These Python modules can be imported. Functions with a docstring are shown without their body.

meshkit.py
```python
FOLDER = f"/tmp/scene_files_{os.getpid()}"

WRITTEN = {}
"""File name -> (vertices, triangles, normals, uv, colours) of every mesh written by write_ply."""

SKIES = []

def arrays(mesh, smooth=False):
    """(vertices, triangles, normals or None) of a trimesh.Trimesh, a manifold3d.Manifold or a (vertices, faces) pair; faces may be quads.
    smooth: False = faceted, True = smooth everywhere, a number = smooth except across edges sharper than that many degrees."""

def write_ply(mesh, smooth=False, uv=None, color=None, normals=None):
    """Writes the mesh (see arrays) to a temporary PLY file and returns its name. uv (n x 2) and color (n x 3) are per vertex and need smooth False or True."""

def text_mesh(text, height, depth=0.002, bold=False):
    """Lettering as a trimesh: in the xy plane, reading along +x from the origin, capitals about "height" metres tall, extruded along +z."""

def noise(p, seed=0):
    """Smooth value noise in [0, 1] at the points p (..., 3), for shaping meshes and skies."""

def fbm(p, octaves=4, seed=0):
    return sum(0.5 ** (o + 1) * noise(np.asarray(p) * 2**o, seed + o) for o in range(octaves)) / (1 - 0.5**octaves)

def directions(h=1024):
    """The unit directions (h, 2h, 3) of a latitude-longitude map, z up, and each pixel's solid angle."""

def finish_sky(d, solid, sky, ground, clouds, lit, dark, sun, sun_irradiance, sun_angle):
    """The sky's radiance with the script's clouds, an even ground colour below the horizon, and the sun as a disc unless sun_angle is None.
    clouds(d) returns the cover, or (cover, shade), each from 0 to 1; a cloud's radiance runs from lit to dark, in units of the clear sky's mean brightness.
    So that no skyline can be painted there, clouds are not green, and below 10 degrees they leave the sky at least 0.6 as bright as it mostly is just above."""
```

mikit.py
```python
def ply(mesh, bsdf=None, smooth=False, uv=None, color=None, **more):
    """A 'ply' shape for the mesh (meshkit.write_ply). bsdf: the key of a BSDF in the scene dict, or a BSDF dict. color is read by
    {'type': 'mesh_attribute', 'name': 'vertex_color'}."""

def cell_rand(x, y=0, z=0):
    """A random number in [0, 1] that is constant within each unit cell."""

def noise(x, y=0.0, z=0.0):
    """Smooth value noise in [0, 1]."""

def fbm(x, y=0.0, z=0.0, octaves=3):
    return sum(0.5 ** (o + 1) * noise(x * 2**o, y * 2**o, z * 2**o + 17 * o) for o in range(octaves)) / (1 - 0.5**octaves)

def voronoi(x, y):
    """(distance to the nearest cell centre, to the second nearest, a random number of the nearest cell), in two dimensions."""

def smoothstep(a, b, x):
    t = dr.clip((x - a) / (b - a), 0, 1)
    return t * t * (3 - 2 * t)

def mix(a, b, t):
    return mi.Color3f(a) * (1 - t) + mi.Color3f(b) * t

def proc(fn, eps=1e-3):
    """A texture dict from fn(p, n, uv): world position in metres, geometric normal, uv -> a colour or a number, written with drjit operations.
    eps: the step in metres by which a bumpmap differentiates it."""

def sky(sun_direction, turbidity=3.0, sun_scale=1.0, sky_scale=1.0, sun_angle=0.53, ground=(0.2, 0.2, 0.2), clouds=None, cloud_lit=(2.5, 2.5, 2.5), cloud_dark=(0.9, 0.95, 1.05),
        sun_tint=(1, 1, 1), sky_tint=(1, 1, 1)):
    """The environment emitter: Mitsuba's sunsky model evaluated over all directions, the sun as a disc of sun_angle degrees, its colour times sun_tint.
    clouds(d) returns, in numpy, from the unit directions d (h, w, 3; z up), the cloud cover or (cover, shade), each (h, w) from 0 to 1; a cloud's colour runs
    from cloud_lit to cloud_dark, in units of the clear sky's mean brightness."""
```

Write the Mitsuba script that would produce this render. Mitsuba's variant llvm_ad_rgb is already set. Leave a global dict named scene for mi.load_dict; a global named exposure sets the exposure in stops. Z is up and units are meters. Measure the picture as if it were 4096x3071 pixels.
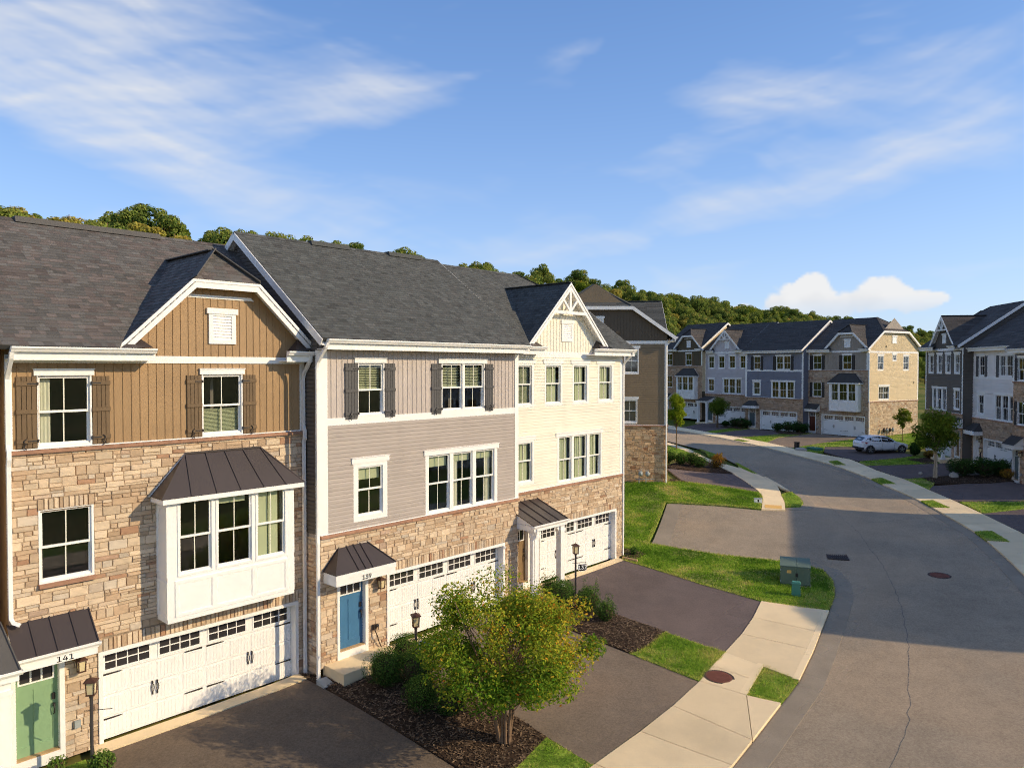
import math, random
import numpy as np, trimesh, shapely
from shapely.geometry import Polygon, box as sbox, LineString, MultiPolygon
from shapely.prepared import prep
from scipy.interpolate import RBFInterpolator
import drjit as dr, mitsuba as mi, mikit, meshkit

scene, labels = {}, {}
# ------------------------------------------------------------------ camera, sky, exposure
CAM = np.array([0.0, 0.0, 8.43])
YAW, PITCH, FOV = 0.747, 0.0225, 2 * math.degrees(math.atan(2048 / 2920.0))
look = np.array([-math.sin(YAW) * math.cos(PITCH), math.cos(YAW) * math.cos(PITCH), -math.sin(PITCH)])
scene['camera'] = {'type': 'perspective', 'fov': FOV, 'fov_axis': 'x', 'near_clip': 0.1, 'far_clip': 3000.0,
                   'to_world': mi.ScalarTransform4f().look_at(CAM.tolist(), (CAM + look).tolist(), [0, 0, 1])}
SUN = np.array([1.0, 0.62, 0.57])

def clouds(d):
    sh = d.shape[:2]
    az = np.degrees(np.arctan2(-d[..., 0], d[..., 1]))          # degrees left of +Y
    el = np.degrees(np.arcsin(np.clip(d[..., 2], -1, 1)))
    rel = (42.8 - az + 180) % 360 - 180                            # degrees right of the street's view
    def fb(x, y, o, s=0): return meshkit.fbm(np.stack([x, y, np.full(sh, s * 3.7)], -1).reshape(-1, 3), o, s).reshape(sh)
    wx, wy = (fb(rel * .07, el * .12, 3, 1) - .5) * 10, (fb(rel * .07 + 9, el * .12, 3, 2) - .5) * 5
    X, Y = rel + wx, el + wy
    def streak(ang, lx, ly, s, o=5):
        c, n = math.cos(math.radians(ang)), math.sin(math.radians(ang))
        return fb((X * c + Y * n) / lx, (Y * c - X * n) / ly, o, s)
    def blob(x, y, rx, ry, ang=0.0):
        c, n = math.cos(math.radians(ang)), math.sin(math.radians(ang))
        u, v = (X - x) * c + (Y - y) * n, (Y - y) * c - (X - x) * n
        return np.exp(-((u / rx) ** 2 + (v / ry) ** 2))
    N = .34 * streak(12, 15, 3.6, 3, 6) + .30 * streak(-7, 7, 2.0, 4, 6) + .36 * streak(14, 34, 11, 5, 4)
    fib = .6 * streak(10, 7, .8, 8, 5) + .4 * streak(-14, 4, .5, 9, 4) - .5
    w = .95 * blob(-30, 20.5, 10, 6.5, -18) + .50 * blob(-24, 15.5, 12, 3.0, -20) + .35 * blob(-18, 19, 12, 6, 0) + .42 * blob(-20, 13, 12, 2.2, -22)
    w += .55 * blob(-10.5, 19.8, 5.5, 1.6, 16) + .62 * blob(5.5, 23.3, 4.5, 1.1, -3) + .58 * blob(15.5, 19, 6.5, 1.3, -2) + .52 * blob(29, 19, 11, 5, 12) + .45 * blob(23, 23, 9, 2.6, 18)
    w += .46 * blob(25, 14.2, 13, 1.5, 13) + .50 * blob(6, 10.2, 13, 1.6, 9) + .28 * blob(17, 15.5, 13, 3.5, 10) + .40 * blob(31, 10.2, 6, 1.0, 4) + .38 * blob(34, 7.4, 6, 1.0, 0) + .30 * blob(12, 7.5, 10, 1.4, 4)
    w += .40 * np.clip((np.abs(rel) - 42) / 25, 0, 1)
    cover = np.clip((N - .5) * 2.6 + fib * .35 + w * .80 - .16, 0, 1)
    cover = .74 * cover * (1.5 - .5 * cover) * np.clip(.78 + 1.9 * fib, .1, 1.5) * np.clip(w * 3 + .25, 0, 1)
    haze = .62 * np.exp(-np.maximum(el, 0) / 8.0) + .02
    lump = fb(rel * .62, el * .85, 6, 7)
    def heap(x, y, rx, ry): return 1 - np.sqrt(((rel - x) / rx) ** 2 + ((el - y) / ry) ** 2)
    h = np.maximum.reduce([heap(21.8, 5.2, 2.0, 1.5), heap(20.3, 4.5, 1.6, 1.0), heap(24.0, 4.2, 2.2, .9), heap(26.9, 5.2, 1.9, 1.5), heap(28.6, 4.5, 1.6, 1.0), heap(25.6, 4.6, 1.7, 1.1), heap(17.2, 4.0, 1.4, .8)])
    cu = np.clip((h + (lump - .5) * 1.9) / .16, 0, 1) * np.clip((el - 2.4) / 2.6, 0, 1)
    up = np.clip((el - 3.3) / 2.2 + (lump - .5) * 2.2, 0, 1)
    total = 1 - (1 - cover) * (1 - haze) * (1 - .97 * cu)
    shade = .45 * (1 - up) * cu + .22 * (1 - cu)
    return total, np.clip(shade, 0, 1)

exposure = 1.55
scene['sky'] = mikit.sky(SUN.tolist(), turbidity=2.4, sky_scale=1.75, sun_scale=1.12, clouds=clouds, cloud_lit=(2.25, 2.25, 2.25), cloud_dark=(1.5, 1.6, 1.75), sky_tint=(0.77, 0.96, 1.28), sun_tint=(0.97, 1.0, 1.02), ground=(0.2, 0.19, 0.17))
labels['sky'] = {'kind': 'structure', 'label': 'blue sky with thin streaked cloud and one heaped white cloud'}

# ------------------------------------------------------------------ materials
def srgb(r, g, b, k=1.0):
    c = np.array([r, g, b]) / 255.0
    return [float(x) * k for x in np.where(c <= 0.04045, c / 12.92, ((c + 0.055) / 1.055) ** 2.4)]
NZ, FB, SS, MX = mikit.noise, mikit.fbm, mikit.smoothstep, mikit.mix
def mat(key, color, rough=0.6, spec=0.4, **kw):
    col = mikit.proc(color) if callable(color) else {'type': 'rgb', 'value': list(color)}
    scene[key] = {'type': 'twosided', 'bsdf': {'type': 'principled', 'base_color': col, 'roughness': rough, 'specular': spec, **kw}}
    return key
def tinted(base, var, nscale=3.0, namp=0.12, dirt=0.0, rain=0.0):
    """base colour with a tone per piece (uv.x, 0..1), a soft grain and faint rain streaks."""
    b = list(base)
    def f(p, n, uv):
        k = 1.0 + var * (uv.x - 0.5) * 2 + namp * (FB(p.x * nscale, p.y * nscale, p.z * nscale) - 0.5) * 2
        if rain: k *= 1 - rain * SS(0.5, 0.85, FB(p.x * 2.2, p.y * 2.2, p.z * 0.3))
        if dirt: k *= 1 - dirt * SS(0.5, 0.8, FB(p.x * 0.6 + 3, p.y * 0.6, p.z * 0.9))
        return mi.Color3f(b[0], b[1], b[2]) * k
    return f
mat('white_trim', tinted((0.80, 0.785, 0.76), 0.01, 1.5, 0.04), 0.42, 0.45)
mat('gutter_white', tinted((0.78, 0.77, 0.75), 0.0, 0.8, 0.05), 0.3, 0.5)
mat('muntin_cream', (0.74, 0.72, 0.60), 0.45)
mat('tan_siding', tinted(srgb(154, 125, 90), 0.06, 2.0, 0.06, 0.06, rain=0.06), 0.55)
mat('greige_siding', tinted(srgb(168, 158, 151), 0.04, 2.0, 0.05, 0.05, rain=0.06), 0.5)
mat('greige_board', tinted(srgb(181, 170, 163), 0.04, 2.0, 0.05, 0.04, rain=0.06), 0.5)
mat('cream_siding', tinted(srgb(230, 224, 208), 0.03, 2.0, 0.04, 0.04, rain=0.06), 0.48)
mat('brown_siding', tinted(srgb(128, 111, 88), 0.05, 2.0, 0.05, rain=0.06), 0.55)
mat('brown_board', tinted(srgb(86, 74, 60), 0.05, 2.0, 0.05, rain=0.06), 0.55)
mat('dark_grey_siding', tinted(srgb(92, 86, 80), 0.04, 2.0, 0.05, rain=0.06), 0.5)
mat('white_siding', tinted(srgb(222, 216, 212), 0.03, 2.0, 0.04, rain=0.06), 0.5)
mat('lavender_siding', tinted(srgb(190, 184, 186), 0.03, 2.0, 0.04, rain=0.06), 0.5)
mat('slate_siding', tinted(srgb(120, 122, 134), 0.03, 2.0, 0.04, rain=0.06), 0.5)
mat('taupe_board', tinted(srgb(150, 139, 128), 0.03, 2.0, 0.04, rain=0.06), 0.5)
mat('sand_siding', tinted(srgb(206, 186, 150), 0.03, 2.0, 0.04, rain=0.06), 0.5)
mat('olive_board', tinted(srgb(88, 78, 62), 0.03, 2.0, 0.04, rain=0.06), 0.5)
mat('brown_shutter', tinted(srgb(104, 84, 60), 0.08, 5.0, 0.12), 0.6)
mat('charcoal_shutter', tinted(srgb(78, 77, 78), 0.08, 5.0, 0.08), 0.55)
mat('black_shutter', tinted(srgb(46, 42, 42), 0.08, 5.0, 0.08), 0.55)
mat('metal_roof', tinted(srgb(74, 66, 64), 0.05, 1.2, 0.10), 0.38, 0.5, metallic=0.25)
mat('black_metal', tinted(srgb(38, 34, 34), 0.0, 8, 0.1), 0.45, 0.5)
mat('bronze_metal', tinted(srgb(84, 58, 48), 0.0, 8, 0.15), 0.45, 0.5, metallic=0.3)
mat('post_metal', tinted(srgb(62, 58, 60), 0.0, 6, 0.1), 0.4, 0.5)
mat('amber_glass', tinted(srgb(206, 190, 150), 0.0, 9, 0.1), 0.25, 0.6)
mat('cap_stone', tinted(srgb(156, 118, 96), 0.14, 9.0, 0.22), 0.8)
mat('mortar', tinted(srgb(140, 124, 106), 0.0, 9.0, 0.2), 0.95, 0.1)
mat('blue_door', tinted(srgb(66, 112, 150), 0.0, 3, 0.05), 0.4)
mat('green_door', tinted(srgb(128, 158, 122), 0.0, 3, 0.05), 0.4)
mat('tan_door', tinted(srgb(128, 104, 74), 0.0, 3, 0.08), 0.45)
mat('brown_door', tinted(srgb(92, 46, 30), 0.0, 3, 0.08), 0.45)
mat('grey_door', tinted(srgb(88, 102, 106), 0.0, 3, 0.05), 0.45)
mat('room', (0.16, 0.15, 0.13), 0.9, 0.1)
mat('shade_cloth', tinted(srgb(172, 180, 146), 0.05, 4, 0.06), 0.8, 0.1)
mat('curtain_cloth', tinted(srgb(190, 192, 170), 0.10, 4, 0.06), 0.85, 0.1)
mat('dark_cavity', (0.03, 0.03, 0.032), 0.9, 0.1)
scene['window_glass'] = {'type': 'thindielectric', 'int_ior': 1.55}
mat('garage_glass', srgb(52, 50, 52), 0.06, 0.7)

def stone_col(tint):
    def f(p, n, uv):
        t, s = uv.x, uv.y
        c = MX(srgb(208, 192, 170), srgb(184, 162, 138), SS(0.15, 0.8, t))
        c = MX(c, srgb(198, 188, 174), SS(0.80, 0.9, t))
        c = MX(c, srgb(166, 134, 112), SS(0.93, 0.98, t))
        g = FB(p.x * 9, p.y * 9, p.z * 14) * 0.5 + FB(p.x * 40, p.y * 40, p.z * 55) * 0.25
        k = (0.84 + 0.30 * s) * (0.78 + 0.62 * g)
        return c * k * mi.Color3f(*tint)
    return f
def stone_bump(p, n, uv): return FB(p.x * 26, p.y * 26, p.z * 32) * 0.8 + FB(p.x * 7, p.y * 7, p.z * 11) * 0.9
def stone_mat(key, tint):
    scene[key] = {'type': 'twosided', 'bsdf': {'type': 'bumpmap', 'scale': 0.012, 'arbitrary': mikit.proc(stone_bump, eps=4e-3), 'bsdf': {
        'type': 'principled', 'base_color': mikit.proc(stone_col(tint)), 'roughness': 0.88, 'specular': 0.2}}}
stone_mat('tan_stone', (0.95, 0.90, 0.84)); stone_mat('rust_stone', (0.98, 0.80, 0.62)); stone_mat('grey_stone', (0.80, 0.75, 0.72)); stone_mat('russet_stone', (0.80, 0.68, 0.60))
def shingle_col(base, vary):
    b = list(base)
    def f(p, n, uv):
        g = NZ(p.x * 90, p.y * 90, p.z * 90) * 0.5 + FB(p.x * 1.1, p.y * 1.1, p.z * 1.1) * 0.5
        k = (0.66 + 0.66 * uv.x) * (0.80 + 0.4 * g)
        w = SS(0.55, 0.75, uv.y) * vary
        return MX(b, [b[0] * 1.18, b[1] * 0.98, b[2] * 0.95], w) * k
    return f
mat('brown_shingle', shingle_col(srgb(92, 90, 88), 0.6), 0.9, 0.15)
mat('grey_shingle', shingle_col(srgb(80, 82, 81), 0.2), 0.9, 0.15)
mat('charcoal_shingle', shingle_col(srgb(76, 74, 73), 0.4), 0.9, 0.15)
mat('roof_felt', (0.05, 0.05, 0.05), 0.95, 0.1)

def asphalt(base, contrast, warm):
    b = list(base)
    def f(p, n, uv):
        sp = NZ(p.x * 24, p.y * 24) * 0.5 + NZ(p.x * 60, p.y * 60) * 0.5
        big = FB(p.x * 0.33, p.y * 0.33, 1.0); mid = FB(p.x * 2.2 + 5, p.y * 2.2)
        drag = FB(p.x * 0.9 + p.y * 0.25, p.y * 0.12 - p.x * 0.05, 4.0)
        k = 0.66 + contrast * (sp - 0.5) + 0.30 * big + 0.2 * mid + 0.18 * drag
        return MX(b, [b[0] * 1.1, b[1] * 1.0, b[2] * 0.9], SS(0.45, 0.7, big) * warm) * k
    return f
mat('road_asphalt', asphalt(srgb(146, 132, 114), 0.55, 0.4), 0.92, 0.15)
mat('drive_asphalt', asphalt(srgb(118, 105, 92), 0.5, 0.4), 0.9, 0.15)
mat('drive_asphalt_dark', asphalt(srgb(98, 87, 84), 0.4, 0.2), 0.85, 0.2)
mat('drive_asphalt_worn', asphalt(srgb(104, 92, 80), 0.6, 0.4), 0.92, 0.15)
mat('seam_tar', (0.12, 0.11, 0.10), 0.8)
def concrete(p, n, uv):
    g = FB(p.x * 1.1, p.y * 1.1, p.z * 2) * 0.5 + NZ(p.x * 60, p.y * 60, p.z * 60) * 0.22 + FB(p.x * 6, p.y * 6, p.z * 6) * 0.28
    return mi.Color3f(*srgb(226, 204, 166)) * (0.74 + 0.26 * g + 0.16 * uv.x) * (1 - 0.10 * SS(0.55, 0.85, FB(p.x * 0.7 + 9, p.y * 0.7, 3)))
mat('concrete', concrete, 0.88, 0.15)
def curb_col(p, n, uv):
    g = FB(p.x * 1.5, p.y * 1.5) * 0.6 + NZ(p.x * 60, p.y * 60) * 0.4
    return mi.Color3f(*srgb(146, 134, 118)) * (0.7 + 0.45 * g)
mat('curb_asphalt', curb_col, 0.9, 0.15)
def turf(p, n, uv):
    g = FB(p.x * 0.8, p.y * 0.8); m = FB(p.x * 5, p.y * 5)
    c = MX(srgb(92, 118, 40), srgb(126, 148, 56), SS(0.3, 0.7, m))
    return MX(c, srgb(150, 144, 90), SS(0.52, 0.72, g) * 0.8) * (0.6 + 0.8 * NZ(p.x * 26, p.y * 26))
mat('turf', turf, 0.95, 0.1)
def wild(p, n, uv):
    g = FB(p.x * 0.2, p.y * 0.2); return MX(srgb(70, 84, 34), srgb(110, 104, 58), SS(0.35, 0.7, g)) * (0.7 + 0.6 * FB(p.x * 3, p.y * 3))
mat('wild_ground', wild, 0.95, 0.1)
def soil(p, n, uv):
    return MX(srgb(46, 36, 30), srgb(78, 62, 50), FB(p.x * 14, p.y * 14)) * (0.7 + 0.6 * NZ(p.x * 60, p.y * 60))
mat('soil', soil, 0.95, 0.1)
def chip(p, n, uv): return MX(srgb(50, 40, 33), srgb(138, 116, 94), uv.x * uv.x) * (0.75 + 0.5 * uv.y)
mat('mulch_chip', chip, 0.9, 0.15)
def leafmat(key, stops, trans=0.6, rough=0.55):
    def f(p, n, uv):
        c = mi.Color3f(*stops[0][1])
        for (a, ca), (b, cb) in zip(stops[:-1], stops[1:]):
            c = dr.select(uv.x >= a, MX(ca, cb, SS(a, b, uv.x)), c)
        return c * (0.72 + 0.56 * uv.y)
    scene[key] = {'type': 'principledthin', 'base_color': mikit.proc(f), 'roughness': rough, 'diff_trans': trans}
leafmat('autumn_leaf', [(0, srgb(84, 124, 36)), (0.45, srgb(150, 164, 54)), (0.7, srgb(204, 184, 66)), (0.9, srgb(216, 166, 58)), (1, srgb(212, 128, 52))], 0.65)
leafmat('bush_leaf', [(0, srgb(34, 62, 30)), (0.6, srgb(72, 104, 44)), (1, srgb(118, 142, 66))], 0.5)
leafmat('lime_leaf', [(0, srgb(110, 138, 34)), (0.6, srgb(160, 172, 50)), (1, srgb(208, 188, 62))], 0.7)
leafmat('wood_leaf', [(0, srgb(82, 106, 50)), (0.5, srgb(126, 142, 68)), (0.8, srgb(164, 160, 80)), (1, srgb(188, 160, 84))], 0.6)
leafmat('gold_leaf', [(0, srgb(118, 128, 58)), (0.5, srgb(168, 160, 76)), (1, srgb(196, 166, 82))], 0.6)
leafmat('street_leaf', [(0, srgb(62, 92, 32)), (0.6, srgb(124, 140, 46)), (1, srgb(180, 158, 58))], 0.6)
leafmat('rust_leaf', [(0, srgb(92, 74, 34)), (0.6, srgb(160, 130, 52)), (1, srgb(170, 96, 48))], 0.5)
leafmat('blade', [(0, srgb(84, 122, 34)), (0.55, srgb(132, 168, 52)), (0.85, srgb(184, 192, 86)), (1, srgb(206, 188, 120))], 0.6)
mat('bark', tinted(srgb(120, 98, 78), 0.2, 14, 0.35), 0.9, 0.1)
mat('pale_bark', tinted(srgb(176, 160, 138), 0.2, 14, 0.25), 0.9, 0.1)
mat('car_paint', (0.78, 0.79, 0.82), 0.25, 0.5, clearcoat=1.0, clearcoat_gloss=0.95)
mat('car_glass', srgb(26, 28, 32), 0.05, 0.8)
mat('rubber', (0.03, 0.03, 0.032), 0.8)
mat('alloy', (0.55, 0.55, 0.57), 0.3, 0.5, metallic=0.9)
mat('tail_red', srgb(190, 36, 30), 0.2, 0.6)
mat('headlamp', (0.7, 0.72, 0.75), 0.1, 0.7)
mat('plate_white', (0.75, 0.75, 0.72), 0.5)
mat('utility_green', tinted(srgb(98, 112, 94), 0.0, 2, 0.1, 0.15), 0.5)
mat('pedestal_green', tinted(srgb(70, 128, 110), 0.0, 3, 0.08), 0.5)
mat('utility_grey', tinted(srgb(150, 156, 156), 0.0, 4, 0.08), 0.5)
mat('iron_red', tinted(srgb(122, 76, 62), 0.0, 12, 0.25), 0.75, 0.3, metallic=0.2)
mat('iron_dark', tinted(srgb(66, 56, 52), 0.0, 12, 0.25), 0.75, 0.3, metallic=0.2)
mat('iron_black', srgb(30, 28, 28), 0.7, 0.3)
mat('tactile_yellow', tinted(srgb(214, 170, 96), 0.0, 6, 0.1), 0.8)
mat('sign_black', srgb(28, 28, 32), 0.5)
mat('sign_white', (0.8, 0.8, 0.78), 0.5)
mat('timber', tinted(srgb(176, 146, 108), 0.1, 6, 0.2), 0.8)
mat('rock', tinted(srgb(176, 168, 158), 0.1, 5, 0.2), 0.9)
# ------------------------------------------------------------------ helpers
R = random.Random(7)
NR = np.random.default_rng(11)
_count = {}
def fresh(base):
    k = base
    while k in _count:
        _count[base] += 1
        k = '%s_%03d' % (base, _count[base])
    _count.setdefault(k, 0)
    return k
def thing(name, label=None, cat=None, group=None, kind=None):
    k = fresh(name); d = {}
    if label: d['label'] = label
    if cat: d['category'] = cat
    if group: d['group'] = group
    if kind: d['kind'] = kind
    labels[k] = d
    return k
class Frame:
    """u to the right as seen from outside, w outwards, z up."""
    def __init__(s, O, U, W): s.O, s.U, s.W = np.asarray(O, float), np.asarray(U, float), np.asarray(W, float); s.M = np.array([s.U, s.W, [0, 0, 1.0]])
    def __call__(s, p): return s.O + np.asarray(p, float) @ s.M
    def end(s, right, width):
        return Frame(s.O + (s.U * width if right else 0), -s.W, s.U if right else -s.U)
WORLD = Frame([0, 0, 0], [1, 0, 0], [0, 1, 0])
def tri2d(p):
    p = np.asarray(p, float)
    if len(p) == 3: return [(0, 1, 2)]
    a = np.roll(p, -1, 0) - p; b = np.roll(a, -1, 0); c = a[:, 0] * b[:, 1] - a[:, 1] * b[:, 0]
    if (c >= -1e-12).all() or (c <= 1e-12).all(): return [(0, i, i + 1) for i in range(1, len(p) - 1)]
    if ((p * np.roll(p[:, ::-1], -1, 0) * [1, -1]).sum() < 0):
        import manifold3d
        return [tuple(len(p) - 1 - np.array(t)) for t in manifold3d.triangulate([p[::-1]])]
    import manifold3d
    return [tuple(t) for t in manifold3d.triangulate([p])]
class MB:
    def __init__(s): s.v, s.f, s.t, s.n = [], [], [], 0
    def raw(s, v, f, t=(0.5, 0.5)):
        v = np.asarray(v, float)
        s.v.append(v); s.f.append(np.asarray(f, int) + s.n); s.t.append(np.tile(np.asarray(t, float), (len(v), 1)) if np.ndim(t) == 1 else np.asarray(t)); s.n += len(v)
        return s
    def box(s, u0, u1, w0, w1, z0, z1, t=(0.5, 0.5)):
        u0, u1 = sorted((u0, u1)); w0, w1 = sorted((w0, w1)); z0, z1 = sorted((z0, z1))
        v = [(a, b, c) for a in (u0, u1) for b in (w0, w1) for c in (z0, z1)]
        return s.raw(v, [[0, 1, 3], [0, 3, 2], [4, 6, 7], [4, 7, 5], [0, 4, 5], [0, 5, 1], [2, 3, 7], [2, 7, 6], [0, 2, 6], [0, 6, 4], [1, 5, 7], [1, 7, 3]], t)
    def poly(s, pts, w0, w1, t=(0.5, 0.5), wf=None, inset=0.0, back=False):
        """polygon in (u, z) from depth w0 to w1; wf(u, z) gives a front that varies."""
        p = np.asarray(pts, float); n = len(p)
        if len(p) > 3 and np.allclose(p[0], p[-1]): p = p[:-1]; n -= 1
        q = p
        if inset:
            c = p.mean(0); d = p - c; m = np.maximum(np.abs(d).max(0), 1e-6); q = c + d * np.maximum(1 - inset / m, 0.3)
        fw = np.array([wf(a, b) for a, b in q]) if wf else np.full(n, w1)
        v = np.vstack([np.c_[p[:, 0], np.full(n, w0), p[:, 1]], np.c_[q[:, 0], fw, q[:, 1]]])
        T = tri2d(q)
        f = [(a + n, b + n, c + n) for a, b, c in T]
        for i in range(n):
            j = (i + 1) % n; f += [(i, j, j + n), (i, j + n, i + n)]
        if back: f += list(T)
        return s.raw(v, f, t)
    def shp(s, g, w0, w1, t=(0.5, 0.5), **k):
        for q in polys(g): s.poly(list(q.exterior.coords)[:-1], w0, w1, t, **k)
        return s
    def hexa(s, a, b, t=(0.5, 0.5)):
        return s.raw(list(a) + list(b), [[0, 1, 2], [0, 2, 3], [4, 6, 5], [4, 7, 6], [0, 4, 5], [0, 5, 1], [1, 5, 6], [1, 6, 2], [2, 6, 7], [2, 7, 3], [3, 7, 4], [3, 4, 0]], t)
    def beam(s, p, q, side, a, b, t=(0.5, 0.5)):
        """bar from p to q: a wide along side, b deep across."""
        p, q = np.asarray(p, float), np.asarray(q, float); d = (q - p) / np.linalg.norm(q - p)
        sd = np.asarray(side, float); sd = sd - d * (sd @ d); sd /= np.linalg.norm(sd); up = np.cross(d, sd)
        o = [sd * x * a / 2 + up * y * b / 2 for x, y in ((-1, -1), (1, -1), (1, 1), (-1, 1))]
        return s.hexa([p + k for k in o], [q + k for k in o], t)
    def tube(s, path, r, n=8, t=(0.5, 0.5), caps=True):
        P = np.asarray(path, float); m = len(P); r = np.broadcast_to(r, (m,))
        D = np.gradient(P, axis=0); D /= np.linalg.norm(D, axis=1, keepdims=True)
        x = np.cross(D[0], [0, 0, 1.0] if abs(D[0][2]) < 0.9 else [1.0, 0, 0]); v = []
        for i in range(m):
            x = x - D[i] * (x @ D[i]); x /= max(np.linalg.norm(x), 1e-9); y = np.cross(D[i], x)
            ph = np.arange(n) * 2 * np.pi / n + np.pi / n
            v.append(P[i] + r[i] * (np.cos(ph)[:, None] * x + np.sin(ph)[:, None] * y))
        f = []
        for i in range(m - 1):
            for j in range(n):
                k = (j + 1) % n; f += [(i * n + j, i * n + k, (i + 1) * n + k), (i * n + j, (i + 1) * n + k, (i + 1) * n + j)]
        v = np.vstack(v)
        if caps:
            for e in (0, m - 1): f += [(e * n, e * n + j, e * n + j + 1) for j in range(1, n - 1)]
        return s.raw(v, f, t)
    def tm(s, m, t=(0.5, 0.5)): return s.raw(m.vertices, m.faces, t)
    def done(s): return np.vstack(s.v), np.vstack(s.f), np.vstack(s.t)
def polys(g):
    if g.is_empty: return []
    if g.geom_type == 'Polygon': gs = [g]
    elif hasattr(g, 'geoms'): gs = [x for x in g.geoms if x.geom_type == 'Polygon']
    else: gs = []
    out = []
    for q in gs:
        if q.area < 1e-5: continue
        if q.interiors:                          # cut a ring into two simple halves
            x = q.representative_point().x; c = q.interiors[0].centroid
            a, b, cc, d = q.bounds
            out += polys(q.intersection(sbox(a - 1, b - 1, c.x, d + 1))) + polys(q.intersection(sbox(c.x, b - 1, cc + 1, d + 1)))
        else: out.append(q)
    return out
def put(parent, name, mb, bsdf, F=WORLD, smooth=False, label=None, kind=None, **more):
    if not mb.v: return None
    v, f, t = mb.done()
    key = fresh((parent + '__' if parent else '') + name)
    sh = mikit.ply((F(v), f), bsdf, smooth=smooth, uv=t if smooth in (False, True) else None, **more)
    scene[key] = sh
    if label or kind:
        labels.setdefault(key, {})
        if label: labels[key]['label'] = label
        if kind: labels[key]['kind'] = kind
    return key
CM = np.array([[math.cos(YAW), math.sin(YAW), 0], [-math.sin(YAW), math.cos(YAW), 0], [0, 0, 1]])
def size_in_view(p, area):
    q = CM @ (np.asarray(p) - CAM)
    if q[1] < 1: return 0.0
    x, y = 2920 * q[0] / q[1], 2920 * q[2] / q[1]
    if abs(x) > 2100 or y > 1480 or y < -1620: return 0.0
    return area / q[1] ** 2
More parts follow.
